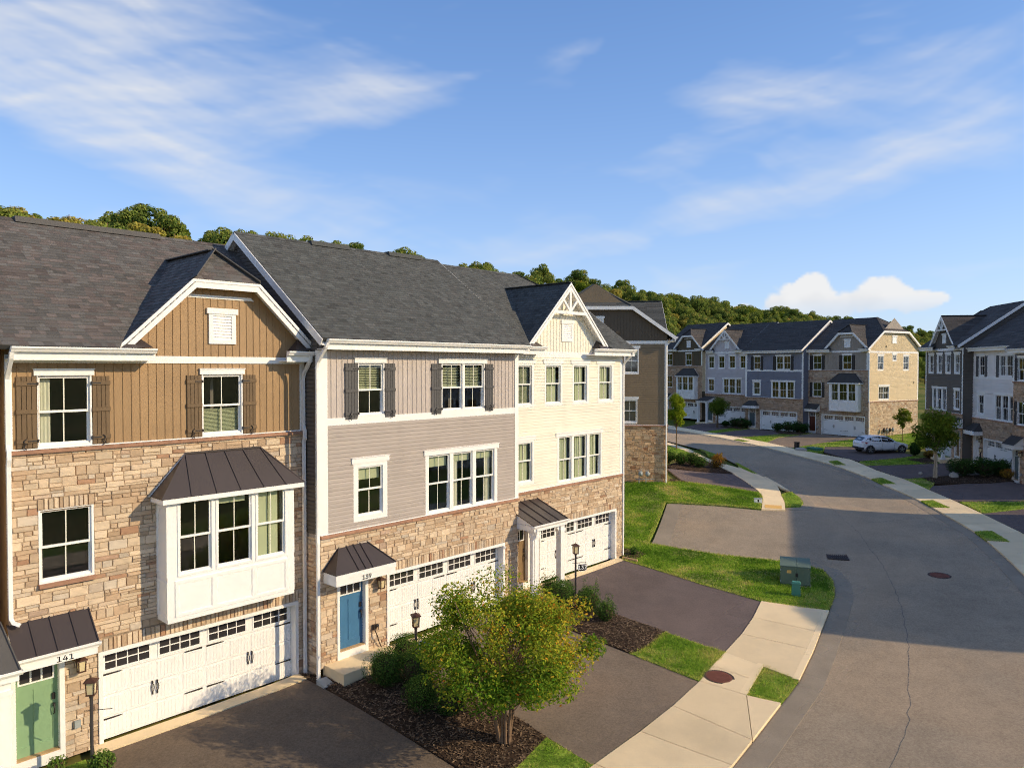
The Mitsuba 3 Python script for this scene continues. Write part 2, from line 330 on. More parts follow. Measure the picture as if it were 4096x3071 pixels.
def pieces(parent, name, rest, items, bsdf, F, limit=300):
    """items: MBs. The ones that show largest become parts of their own, the remainder one part."""
    sc = []
    for m in items:
        v = F(np.vstack(m.v)); sc.append(size_in_view(v.mean(0), float(np.prod(np.sort(np.ptp(v, 0))[1:]))))
    order = np.argsort(sc)[::-1]
    big = [int(i) for i in order[:limit] if sc[i] > 0]
    for i in sorted(big): put(parent, name, items[i], bsdf, F)
    left = MB()
    bs = set(big)
    for i, m in enumerate(items):
        if i not in bs:
            left.raw(*m.done())
    if left.v: put(parent, rest, left, bsdf, F, kind='stuff')
def rnd(a, b): return R.uniform(a, b)
def tone(): return (R.random(), R.random())

# ------------------------------------------------------------------ cladding
def lap(F, parent, region, h, bsdf, near, name='siding_course', z0=None, w0=0.0):
    a, b, c, d = region.bounds; z = b if z0 is None else z0
    allm = MB()
    while z < d - 0.01:
        g = region.intersection(sbox(a, z, c, z + h))
        zk = z + h * .66; wf = lambda u, zz: w0 + (0.032 if zz <= zk + 1e-6 else 0.006)
        for q in polys(g):
            x0, y0, x1, y1 = q.bounds
            if y1 - y0 < 0.012: continue
            m = MB() if near else allm
            cuts = [x0, rnd(x0 + 0.6, x1 - 0.6), x1] if near and x1 - x0 > 2.5 else [x0, x1]
            for i, (ca, cb) in enumerate(zip(cuts[:-1], cuts[1:])):
                t = tone()
                for g2 in polys(q.intersection(sbox(ca, z - 1, cb, min(zk, y1)))): m.shp(g2, w0, w0 + .032 + .002 * i, t)
                if y1 > zk + .004:
                    for g2 in polys(q.intersection(sbox(ca, zk, cb, y1))): m.poly(list(g2.exterior.coords)[:-1], w0, 0, t, wf=lambda u, zz, i=i: w0 + .006 + (.026 + .002 * i) * max(0, 1 - (zz - zk) / (h * .34)))
            if near: put(parent, name, m, bsdf, F)
        z += h
    if not near: put(parent, 'siding', allm, bsdf, F)
def bnb(F, parent, region, pitch, phase, bsdf, near, name='board'):
    a, b, c, d = region.bounds; allm = MB(); u = a - (pitch - phase)
    while u < c:
        g = region.intersection(sbox(u, b, u + pitch - 0.038, d)); k = region.intersection(sbox(u + pitch - 0.038, b, u + pitch, d))
        m = MB() if near else allm; t = tone()
        m.shp(g, 0, 0.007, t); m.shp(k, 0, 0.024, t, inset=0.006)
        if near: put(parent, name, m, bsdf, F)
        u += pitch
    if not near: put(parent, 'board_siding', allm, bsdf, F)
def stone(F, parent, region, bsdf, near, limit=300, scale=1.0, w0=0.0):
    a, b, c, d = region.bounds; items = []; pr = prep(region); z = b
    while z < d - 0.02:
        h = R.choice([0.09, 0.11, 0.13, 0.15, 0.18, 0.21]) * scale
        if d - z - h < 0.06: h = d - z
        u = a - rnd(0, 0.3)
        while u < c:
            L = rnd(0.2, 0.56) * scale * (0.8 if h > .17 else 1.0)
            rows = [(z, z + h)]
            if h > 0.12 and R.random() < 0.5:
                k = z + h * rnd(0.38, 0.62); rows = [(z, k), (k, z + h)]
            for (r0, r1) in rows:
                cuts = [(u, u + L)]
                if len(rows) > 1 and R.random() < 0.3: cc = u + L * rnd(.35, .65); cuts = [(u, cc), (cc, u + L)]
                for (x0, x1) in cuts:
                    j = 0.004
                    q = sbox(x0 + j, r0 + j * .8, x1 - j, r1 - j * .8)
                    if not pr.contains(q): q = q.intersection(region)
                    dep = rnd(0.014, 0.034); sx, sz = rnd(-.05, .05), rnd(-.06, .06); t = tone()
                    for g in polys(q):
                        bb = g.bounds
                        if bb[2] - bb[0] < 0.03 or bb[3] - bb[1] < 0.03: continue
                        cx, cz = g.centroid.x, g.centroid.y
                        p = np.array(list(g.exterior.coords)[:-1])
                        if len(p) == 4: p = p + NR.uniform(-.006, .006, p.shape)
                        m = MB().poly(p, w0, 0, t, wf=lambda uu, zz: w0 + dep + sx * (uu - cx) + sz * (zz - cz), inset=rnd(.006, .016))
                        items.append(m)
            u += L
        z += h
    if near: pieces(parent, 'stone', 'stone_veneer', items, bsdf, F, limit)
    else:
        m = MB()
        for i in items: m.raw(*i.done())
        put(parent, 'stone_veneer', m, bsdf, F, kind='stuff')
def soldier(F, parent, u0, u1, z0, z1, bsdf, near):
    m = MB(); u = u0
    while u < u1 - 0.03:
        L = min(rnd(0.075, 0.13), u1 - u)
        q = MB().poly([(u + .004, z0 + .004), (u + L - .004, z0 + .004), (u + L - .004, z1 + rnd(-.02, .01)), (u + .004, z1 + rnd(-.02, .01))], 0, rnd(.03, .055), tone(), inset=.009)
        if near: put(parent, 'soldier_stone', q, bsdf, F)
        else: m.raw(*q.done())
        u += L
    if not near: put(parent, 'soldier_course', m, bsdf, F, kind='stuff')
def roof_plane(F, parent, poly, bsdf, mode, thick=0.10, limit=200, course=0.143, rest='shingle_field'):
    """poly: corners (u, w, z) of a flat roof face. mode: 'tabs' builds every shingle, 'flat' one faced sheet."""
    P = np.asarray(poly, float); n = np.cross(P[1] - P[0], P[2] - P[0]); n /= np.linalg.norm(n)
    if n[2] < 0: n = -n
    s = np.array([0, 0, 1.0]) - n * n[2]; s /= np.linalg.norm(s); e = np.cross(s, n)
    O = P[np.argmin(P[:, 2])]
    ab = np.c_[(P - O) @ e, (P - O) @ s]
    k = len(P); T = tri2d(ab)
    deck = MB().raw(np.vstack([P, P - n * thick]), [tuple(t) for t in T] + [tuple(np.array(t) + k) for t in T] + [x for i in range(k) for x in ((i, (i + 1) % k, (i + 1) % k + k), (i, (i + 1) % k + k, i + k))])
    tot = Polygon(ab).buffer(0)
    pr = prep(tot); a0, b0, a1, b1 = tot.bounds
    put(parent, 'roof_deck', deck, 'roof_felt' if mode == 'tabs' else bsdf, F)
    items = []
    b = b0; row = 0; one = MB()
    while b < b1:
        a = a0 - rnd(0, .3); hi = R.random() < 0.5
        while a < a1:
            if mode == 'tabs': L = rnd(0.10, 0.30)
            else: L = 1.2
            q = sbox(a, b, a + L, b + course * 1.04)
            if pr.intersects(q):
                if not pr.contains(q): q = q.intersection(tot)
                lift = 0.011 if hi else 0.006
                t = (min(1, max(0, R.gauss(0.62 if hi else 0.40, 0.17))), R.random())
                for g in polys(q):
                    if g.area < 6e-4: continue
                    p = np.array(list(g.exterior.coords)[:-1]); m = len(p)
                    ht = 0.003 + lift * (1 - np.clip((p[:, 1] - b) / course, 0, 1))
                    base = O + p[:, :1] * e + p[:, 1:] * s
                    V = np.vstack([base + n * .0005, base + n * ht[:, None]])
                    Tt = tri2d(p)
                    fc = [(x + m, y + m, z + m) for x, y, z in Tt] + [x for i in range(m) for x in ((i, (i + 1) % m, (i + 1) % m + m), (i, (i + 1) % m + m, i + m))]
                    if mode == 'tabs': items.append(MB().raw(V, fc, t))
                    else: one.raw(V, fc, t)
            a += L; hi = not hi if R.random() < 0.75 else hi
        b += course; row += 1
    if mode == 'tabs': pieces(parent, 'shingle', rest, items, bsdf, F, limit)
    else: put(parent, rest, one, bsdf, F, kind='stuff')
def ring(m, o, i, w0, w1, t=(0.5, 0.5)):
    (a, b, c, d), (e, f, g, h) = o, i
    m.box(a, b, w0, w1, c, g, t); m.box(a, b, w0, w1, h, d, t); m.box(a, e, w0, w1, g, h, t); m.box(f, b, w0, w1, g, h, t)
    return m

# ------------------------------------------------------------------ windows, doors, garage doors
def window(F, parent, u0, u1, z0, z1, glass=None, mid=None, header=None, near=True, style='none', casing=0.05, proud=0.035, name='window', sill=True, pitch_mid=True):
    """outer edges of the trim; glass = list of (ga, gb) across; header = (a, b, z0, z1)."""
    wk = fresh(parent + '__' + name)
    gz0, gz1 = z0 + (0.10 if casing < .08 else casing + .06), z1 - (0.06 if casing < .08 else casing + .02)
    glass = glass or [(u0 + 0.09, u1 - 0.09)]
    mid = mid or (gz0 + gz1) / 2 + 0.02
    fr = MB()
    ins = (glass[0][0] - 0.045, glass[-1][1] + 0.045, gz0 - 0.05, gz1 + 0.045)
    ring(fr, (u0, u1, z0, z1), ins, -0.10, proud, (.5, .5))
    for (x, y) in zip(glass[:-1], glass[1:]):
        fr.box(x[1] + 0.045, y[0] - 0.045, -0.10, proud - .004, ins[2], ins[3])
    sash, mun = MB(), MB()
    for (a, b) in glass:
        ring(sash, (a - .045, b + .045, mid - .03, gz1 + .045), (a, b, mid + .02, gz1), -.05, -.012)
        ring(sash, (a - .045, b + .045, gz0 - .05, mid + .02), (a, b, gz0, mid - .025), -.085, -.045)
        c = (a + b) / 2
        if b - a > .3 and pitch_mid:
            mun.box(c - .011, c + .011, -.04, -.02, mid + .02, gz1); mun.box(c - .011, c + .011, -.075, -.055, gz0, mid - .025)
    if sill: sash.box(glass[0][0] - .04, glass[-1][1] + .02, -.04, -.005, gz0 - .05, gz0 - .012)
    put(wk, 'frame', fr, 'white_trim', F); put(wk, 'sash', sash, 'white_trim', F)
    if near: put(wk, 'muntin', mun, 'muntin_cream', F)
    else: put(wk, 'muntin', mun, 'white_trim', F)
    if header:
        a, b, c, d = header
        put(wk, 'header', MB().box(a, b, 0, proud + .025, c, d - .02).box(a - .012, b + .012, 0, proud + .05, d - .02, d), 'white_trim', F)
    for i, (a, b) in enumerate(glass):
        for (y0, y1, w) in ((mid + .02, gz1, -.030), (gz0, mid - .025, -.065)):
            g = MB().raw([(a, w, y0), (b, w, y0), (b, w, y1), (a, w, y1)], [(0, 1, 2), (0, 2, 3)])
            put(wk, 'pane', g, 'window_glass', F)
        st = style[i % len(style)] if isinstance(style, (list, tuple)) else style
        if st == 'none': continue
        H = gz1 - gz0
        if st == 'shade':                                      # a cloth roller shade a little way down
            put(wk, 'blind', MB().box(a - .04, b + .02, -.14, -.13, gz1 - .28 * R.uniform(.8, 1.2), gz1 + .05).box(a - .04, b + .02, -.15, -.125, gz1 - .31, gz1 - .28), 'shade_cloth', F)
        elif st == 'full':
            m = MB(); n = 6; x = a - .06
            wd = (b - a + .04) / n
            for k in range(n): m.box(x + k * wd, x + (k + .94) * wd, -.15 - .02 * (k % 2), -.14 - .02 * (k % 2), gz0 - .05, gz1 + .05, tone())
            put(wk, 'blind', m, 'shade_cloth', F)
        elif st in ('slats', 'lowslats', 'allslats'):
            lo, hi = {'slats': (gz0 + H * .52, gz1 + .03), 'lowslats': (gz0, gz0 + H * .42), 'allslats': (gz0, gz1)}[st]
            m = MB(); z = hi
            while z > lo:
                m.hexa([(a - .04, -.17, z), (b + .02, -.17, z), (b + .02, -.125, z - .022), (a - .04, -.125, z - .022)], [(a - .04, -.17, z + .003), (b + .02, -.17, z + .003), (b + .02, -.125, z - .019), (a - .04, -.125, z - .019)]); z -= .05 if st == 'slats' else .034
            m.box(a - .04, b + .02, -.16, -.13, lo - .06, lo)
            put(wk, 'blind', m, 'shade_cloth', F)
        elif st in ('drape_left', 'drape_mid', 'drape_right'):
            m = MB(); c0 = {'drape_left': a - .02, 'drape_mid': a + .06, 'drape_right': b - .24}[st]
            for k in range(7):
                w = -.16 - .02 * (k % 2); x = c0 + k * .036
                m.hexa([(x, w, gz0 - .1), (x + .036, -.16 - .02 * ((k + 1) % 2), gz0 - .1), (x + .036, -.17 - .02 * ((k + 1) % 2), gz0 - .1), (x, w - .01, gz0 - .1)],
                       [(x, w, gz1 + .05), (x + .036, -.16 - .02 * ((k + 1) % 2), gz1 + .05), (x + .036, -.17 - .02 * ((k + 1) % 2), gz1 + .05), (x, w - .01, gz1 + .05)], tone())
            put(wk, 'curtain', m, 'curtain_cloth', F)
            if st != 'drape_left': put(wk, 'blind', MB().box(a - .04, b + .02, -.14, -.13, gz1 - .24, gz1 + .05), 'shade_cloth', F)
    return wk
def shutter(F, parent, u0, u1, z0, z1, bsdf, near, hook=None):
    k = fresh(parent + '__shutter'); n = 4; wd = (u1 - u0) / n
    if not near:
        put(k, 'panel', MB().box(u0, u1, 0, .045, z0, z1), bsdf, F); return
    for i in range(n): put(k, 'plank', MB().poly([(u0 + i * wd + .003, z0), (u0 + (i + 1) * wd - .003, z0), (u0 + (i + 1) * wd - .003, z1), (u0 + i * wd + .003, z1)], .012, .045, tone(), inset=.003), bsdf, F)
    for f in (.10, .51, .90):
        z = z0 + (z1 - z0) * f
        put(k, 'crossbar', MB().poly([(u0 - .012, z - .05), (u1 + .012, z - .05), (u1 + .012, z + .05), (u0 - .012, z + .05)], .012, .07, tone(), inset=.008), bsdf, F)
        if f != .51 and hook is not None:
            s = u1 if hook < 0 else u0
            put(k, 'hinge', MB().box(s, s + hook * .17, .07, .08, z - .012, z + .012).box(s - hook * .03, s, .03, .09, z - .03, z + .03), 'black_metal', F)
    if hook is not None:
        c = (u0 + u1) / 2 + .02 * hook; zb = z0 + .04
        th = np.linspace(0, 2 * np.pi, 22)
        path = [(c + .05 * math.sin(x) * (1 if x < np.pi else -1) * .9 * hook, .085, zb + .16 - .22 * x / (2 * np.pi)) for x in th]
        put(k, 'hook', MB().tube(path, .011, 6), 'black_metal', F)
def garage(F, parent, u0, u1, z1, near, zb=0.0):
    k = fresh(parent + '__garage_door'); tr = .09; a, b = u0 + tr, u1 - tr; t = z1 - tr; rec = -.20
    fr = MB().box(u0, a, -.02, .06, zb - .02, z1).box(b, u1, -.02, .06, zb - .02, z1).box(a, b, -.02, .06, t, z1)
    fr.box(a - .02, a, rec, -.02, zb, t).box(b, b + .02, rec, -.02, zb, t).box(a, b, rec, -.02, t, t + .02)
    put(k, 'casing', fr, 'white_trim', F)
    fx, fy = (b - a), (t - zb - .03); z0 = zb + .02
    sec = MB()
    hs = fy / 4
    for i in range(4): sec.poly([(a + .002, z0 + i * hs + .003), (b - .002, z0 + i * hs + .003), (b - .002, z0 + (i + 1) * hs - .003), (a + .002, z0 + (i + 1) * hs - .003)], rec - .04, rec, (.5, .5), inset=.003) if near else None
    if not near: sec.box(a, b, rec - .04, rec, z0, z0 + fy)
    put(k, 'section', sec, 'white_trim', F)
    # grooved panels in the three lower rows
    cols = []
    for g in range(4):
        c0 = a + fx * g / 4; w = fx / 4
        off = (.05 if g % 2 == 0 else .10)
        cols += [(c0 + .06, c0 + w * .46), (c0 + w * .56, c0 + w - .07)]
    for r in range(3):
        y0, y1 = z0 + r * hs + .06, z0 + (r + 1) * hs - .06
        for (x0, x1) in cols:
            if near:
                m = MB(); n = 6; w = (x1 - x0) / n
                for i in range(n): m.poly([(x0 + i * w + .0035, y0), (x0 + (i + 1) * w - .0035, y0), (x0 + (i + 1) * w - .0035, y1), (x0 + i * w + .0035, y1)], rec, rec + .010, (.5, .5), inset=.002)
                m2 = ring(m, (x0 - .018, x1 + .018, y0 - .018, y1 + .018), (x0 - .006, x1 + .006, y0 - .006, y1 + .006), rec, rec + .006)
                put(k, 'panel', m, 'white_trim', F)
    y0, y1 = z0 + 3 * hs + .09, z0 + 4 * hs - .07
    for g in range(4):
        c0 = a + fx * g / 4; w = fx / 4; x0, x1 = c0 + w * .10, c0 + w * .90
        put(k, 'window', ring(MB(), (x0 - .04, x1 + .04, y0 - .04, y1 + .04), (x0, x1, y0, y1), rec, rec + .018), 'white_trim', F)
        put(k, 'pane', MB().box(x0, x1, rec, rec + .003, y0, y1), 'garage_glass', F)
        m = MB().box(x0, x1, rec + .003, rec + .014, (y0 + y1) / 2 - .012, (y0 + y1) / 2 + .012)
        for i in (1, 2, 3): m.box(x0 + (x1 - x0) * i / 4 - .012, x0 + (x1 - x0) * i / 4 + .012, rec + .003, rec + .015, y0, y1)
        put(k, 'muntin', m, 'white_trim', F)
    mid = (a + b) / 2
    for (x, d) in ((a + .03, 1), (mid - .06, -1), (mid + .06, 1), (b - .03, -1)):
        for z in (z0 + 3 * hs - .02, z0 + hs - .04):
            put(k, 'hinge', MB().poly([(x, z - .018), (x + d * .40, z - .010), (x + d * .46, z), (x + d * .40, z + .010), (x, z + .018)], rec, rec + .026), 'black_metal', F)
    for x in (a + fx * .25, a + fx * .75):
        for s in (-1, 1):
            c = x + s * .055; z = z0 + 1.72 * hs
            th = np.linspace(0, 2 * np.pi, 13)
            m = MB().tube([(c + .028 * math.sin(q), rec + .035, z + .095 * math.cos(q)) for q in th], .010, 6)
            m.box(c - .012, c + .012, rec, rec + .045, z + .09, z + .16).box(c - .012, c + .012, rec, rec + .045, z - .16, z - .09)
            put(k, 'handle', m, 'black_metal', F)
def front_door(F, parent, u0, u1, z0, z1, bsdf, near, fl=.05, storm=False):
    k = fresh(parent + '__front_door'); rec = -.10
    a, b = u0 + .08, u1 - .10
    fr = MB().box(u0, a, rec, .05, 0.02, z1).box(b, u1, rec, .05, 0.02, z1).box(a, b, rec, .05, z1 - .06, z1).box(a, b, rec, .045, 0.02, z0 - .03)
    put(k, 'frame', fr, 'white_trim', F)
    put(k, 'threshold', MB().box(a, b, rec, .03, z0 - .03, z0), 'timber', F)
    t = z1 - .06; H = t - z0; W = b - a
    s = MB(); g0, g1 = z0 + H * .76, z0 + H * .94
    P = [(a + W * .12, a + W * .44), (a + W * .56, a + W * .88)]
    whole = sbox(a, z0, b, t).difference(sbox(a + W * .10, g0, a + W * .90, g1))
    for (x0, x1) in P: whole = whole.difference(sbox(x0, z0 + H * .10, x1, z0 + H * .68))
    xs = sorted({a, a + W * .10, P[0][0], P[0][1], P[1][0], P[1][1], a + W * .90, b}); zs = sorted({z0, z0 + H * .10, z0 + H * .68, g0, g1, t})
    for i in range(len(xs) - 1):
        for j in range(len(zs) - 1):
            c = shapely.Point((xs[i] + xs[i + 1]) / 2, (zs[j] + zs[j + 1]) / 2)
            if whole.contains(c): s.box(xs[i], xs[i + 1], rec - .05, rec, zs[j], zs[j + 1])
    for (x0, x1) in P: s.box(x0, x1, rec - .05, rec - .016, z0 + H * .10, z0 + H * .68)
    put(k, 'leaf', s, bsdf, F)
    m = ring(MB(), (a + W * .08, a + W * .92, g0 - .03, g1 + .03), (a + W * .12, a + W * .88, g0, g1), rec, rec + .02)
    for i in (1, 2): x = a + W * (.12 + .76 * i / 3); m.box(x - .016, x + .016, rec, rec + .018, g0, g1)
    put(k, 'sash', m, 'white_trim', F)
    for i in range(3): put(k, 'pane', MB().box(a + W * (.12 + .76 * i / 3) + .016, a + W * (.12 + .76 * (i + 1) / 3) - .016, rec - .03, rec - .01, g0, g1), 'garage_glass', F)
    x = b - .08; zz = z0 + H * .46
    put(k, 'handle', MB().box(x - .03, x + .03, rec, rec + .02, zz + .12, zz + .26).box(x - .02, x + .02, rec, rec + .05, zz - .03, zz + .04).tube([(x, rec + .05, zz + .02), (x, rec + .07, zz - .06), (x, rec + .05, zz - .18), (x, rec, zz - .2)], .013, 6), 'black_metal', F)
    if storm: ring(m, (a, b, z0, t), (a + .1, b - .1, z0 + .1, t - .1), rec + .02, rec + .05)
def wall_lamp(F, parent, u, z):
    k = fresh(parent + '__wall_lamp')
    put(k, 'bracket', MB().box(u - .05, u + .05, .04, .07, z + .05, z + .22).tube([(u, .06, z + .17), (u, .12, z + .23), (u, .17, z + .19)], .014, 6), 'black_metal', F)
    lantern(F, k, u, .17, z - .14, .075, .24)
def lantern(F, k, u, w, z, r, h):
    put(k, 'glass', MB().hexa([(u + a * r * .8, w + b * r * .8, z + .02) for a, b in ((-1, -1), (1, -1), (1, 1), (-1, 1))], [(u + a * r * .95, w + b * r * .95, z + h) for a, b in ((-1, -1), (1, -1), (1, 1), (-1, 1))]), 'amber_glass', F)
    m = MB().box(u - r, u + r, w - r, w + r, z - .01, z + .02)
    for a in (-1, 1):
        for b in (-1, 1): m.hexa([(u + a * r * .82 + i * .01, w + b * r * .82 + j * .01, z + .02) for i, j in ((-1, -1), (1, -1), (1, 1), (-1, 1))], [(u + a * r * .98 + i * .01, w + b * r * .98 + j * .01, z + h) for i, j in ((-1, -1), (1, -1), (1, 1), (-1, 1))])
    put(k, 'cage', m, 'bronze_metal', F)
    c = MB().hexa([(u + a * r * 1.45, w + b * r * 1.45, z + h) for a, b in ((-1, -1), (1, -1), (1, 1), (-1, 1))], [(u + a * r * 1.4, w + b * r * 1.4, z + h + .02) for a, b in ((-1, -1), (1, -1), (1, 1), (-1, 1))])
    c.hexa([(u + a * r * 1.4, w + b * r * 1.4, z + h + .02) for a, b in ((-1, -1), (1, -1), (1, 1), (-1, 1))], [(u + a * r * .25, w + b * r * .25, z + h + .075) for a, b in ((-1, -1), (1, -1), (1, 1), (-1, 1))])
    c.tube([(u, w, z + h + .07), (u, w, z + h + .12)], .012, 6)
    put(k, 'cap', c, 'bronze_metal', F)
def downspout(F, parent, path, r=.05):
    put(parent, 'downspout', MB().tube(path, r, 4), 'gutter_white', F)
def gutter(F, parent, u0, u1, w, z, h=.11, name='gutter'):
    prof = [(w - .10, z), (w - .10, z - h), (w - .01, z - h), (w + .02, z - h * .5), (w + .05, z - h * .35), (w + .05, z), (w + .03, z), (w + .03, z - .02), (w - .08, z - .02), (w - .08, z)]
    n = len(prof); V = [(u, a, b) for u in (u0, u1) for a, b in prof]
    f = [x for i in range(n) for x in ((i, (i + 1) % n, (i + 1) % n + n), (i, (i + 1) % n + n, i + n))]
    e = [(0, 1, 2), (0, 2, 3), (0, 3, 4), (0, 4, 5)]
    f += e + [tuple(np.array(x) + n) for x in e]
    put(parent, name, MB().raw(V, f), 'gutter_white', F)
def vent(F, parent, u0, u1, z0, z1, bsdf='white_trim', near=True):
    k = fresh(parent + '__gable_vent'); c = .11
    put(k, 'frame', ring(MB(), (u0, u1, z0, z1), (u0 + c, u1 - c, z0 + .10, z1 - .05), 0, .045), bsdf, F)
    put(k, 'header', MB().box(u0 - .05, u1 + .05, 0, .07, z1, z1 + .14), bsdf, F)
    a, b, lo, hi = u0 + c, u1 - c, z0 + .10, z1 - .05; n = 8
    for i in range(n):
        y0 = lo + (hi - lo) * i / n; y1 = y0 + (hi - lo) / n
        put(k, 'slat', MB().hexa([(a, .01, y1), (b, .01, y1), (b, .04, y0), (a, .04, y0)], [(a, .0, y1 - .004), (b, .0, y1 - .004), (b, .032, y0 - .004), (a, .032, y0 - .004)]), bsdf, F)
def metal_canopy(F, parent, bl, br, tl, tr, depth, ze, zt, fascia, near, hip=True, gut=False, seams=4, bsdf='metal_roof', name='canopy', wb=0.0):
    """a sloping metal roof: eave bl..br at depth, wall line tl..tr at height zt."""
    k = fresh(parent + '__' + name); e = depth
    m = MB(); th = .02
    A, B, C, D = (bl, e, ze), (br, e, ze), (tr, .02, zt), (tl, .02, zt)
    m.raw([A, B, C, D], [(0, 1, 2), (0, 2, 3)])
    if hip: m.raw([A, D, (bl, wb, ze)], [(0, 1, 2)]); m.raw([B, C, (br, wb, ze)], [(0, 1, 2)])
    m.raw([A, B, (br, wb, ze - .001), (bl, wb, ze - .001)], [(0, 1, 2), (0, 2, 3)])
    put(k, 'roof_sheet', m, bsdf, F)
    sm = MB()
    for i in range(seams + 2 if not hip else seams + 2):
        f = i / (seams + 1)
        p = np.array([tl + (tr - tl) * f, .02, zt]); q0 = bl + (br - bl) * f
        if hip: q0 = tl + (tr - tl) * f; q0 = q0
        q = np.array([q0, e, ze])
        if hip and i in (0, seams + 1): q = np.array([bl if i == 0 else br, e, ze])
        s_ = MB().beam(p + [0, .006, .012], q + [0, .006, .012], (1, 0, 0), .022, .028)
        put(k, 'seam', s_, bsdf, F)
    if hip:
        for uu, tt in ((bl, tl), (br, tr)): put(k, 'seam', MB().beam((uu, wb, ze + .01), (tt, .02, zt + .01), (0, 1, 0), .02, .02), bsdf, F)
    fm = MB().box(bl + .02, br - .02, e - .05, e - .005, ze - fascia, ze - .004).box(bl + .0, br - .0, e - .02, e + .012, ze - fascia * .45, ze - .004)
    for u in (bl + .02, br - .05): fm.box(u, u + .03, wb, e - .05, ze - fascia, ze - .004)
    fm.box(bl + .05, br - .05, wb, e - .05, ze - fascia * .6, ze - fascia * .55)
    put(k, 'fascia', fm, 'white_trim', F)
    if not hip:
        for u in (bl + .02, br - .05): put(k, 'cheek', MB().raw([(u, .02, ze - .01), (u, e - .02, ze - .01), (u, .02, zt - .03), (u + .03, .02, ze - .01), (u + .03, e - .02, ze - .01), (u + .03, .02, zt - .03)], [(0, 1, 2), (3, 5, 4), (0, 1, 4), (0, 4, 3), (1, 2, 5), (1, 5, 4)]), 'white_trim', F)
    if gut: gutter(F, k, bl - .04, br + .04, e + .03, ze, .09)
    return k
def lettering(F, parent, text, u, w, z, h, bsdf, name='house_number', bold=False, center=True):
    m = meshkit.text_mesh(text, h, depth=.006, bold=bold); v = np.array(m.vertices)
    if center: v[:, 0] -= (v[:, 0].min() + v[:, 0].max()) / 2
    put(parent, name, MB().raw(np.c_[v[:, 0] + u, v[:, 2] + w, v[:, 1] + z], m.faces), bsdf, F)
# ------------------------------------------------------------------ townhouses
RW, RZ, EW, EZ, PITCHR = -4.32, 12.36, 0.5, 8.99, 0.70
def roof_z(w): return EZ + PITCHR * (EW - w)
def shell(F, k, W, holes, bsdf, sides=((), ())):
    g = sbox(0, 0, W, 9.0)
    for h in holes: g = g.difference(sbox(*h))
    m = MB().shp(g, -.12, 0, back=True)
    side = [(0, 0), (0, 9.2), (RW, 12.2), (2 * RW, 9.2), (2 * RW, 0)]
    for u in (0, W):
        g = Polygon([(-a + (.12 if a == 0 else 0), b) for a, b in side])
        for h in sides[0 if u == 0 else 1]: g = g.difference(sbox(*h))
        for q in polys(g):
            c = list(q.exterior.coords)[:-1]; m.raw([(u + (.004 if u == 0 else -.004), -a, b) for a, b in c], tri2d(c))
    m.raw([(0, 2 * RW, 0), (W, 2 * RW, 0), (W, 2 * RW, 9.2), (0, 2 * RW, 9.2)], [(0, 1, 2), (0, 2, 3)])
    put(k, 'wall', m, bsdf, F)
    r = MB()
    for z0, z1 in ((2.75, 5.85), (5.95, 8.85)):
        a, b, c, d = .3, W - .3, -.125, -3.4
        q = [(a, c, z0), (b, c, z0), (b, d, z0), (a, d, z0), (a, c, z1), (b, c, z1), (b, d, z1), (a, d, z1)]
        r.raw(q, [(0, 1, 2), (0, 2, 3), (4, 6, 5), (4, 7, 6), (1, 5, 6), (1, 6, 2), (2, 6, 7), (2, 7, 3), (3, 7, 4), (3, 4, 0)])
        for u in (W * .36, W * .66): r.box(u, u + .08, d, c - .5, z0, z1)
    put(k, 'room', r, 'room', F)
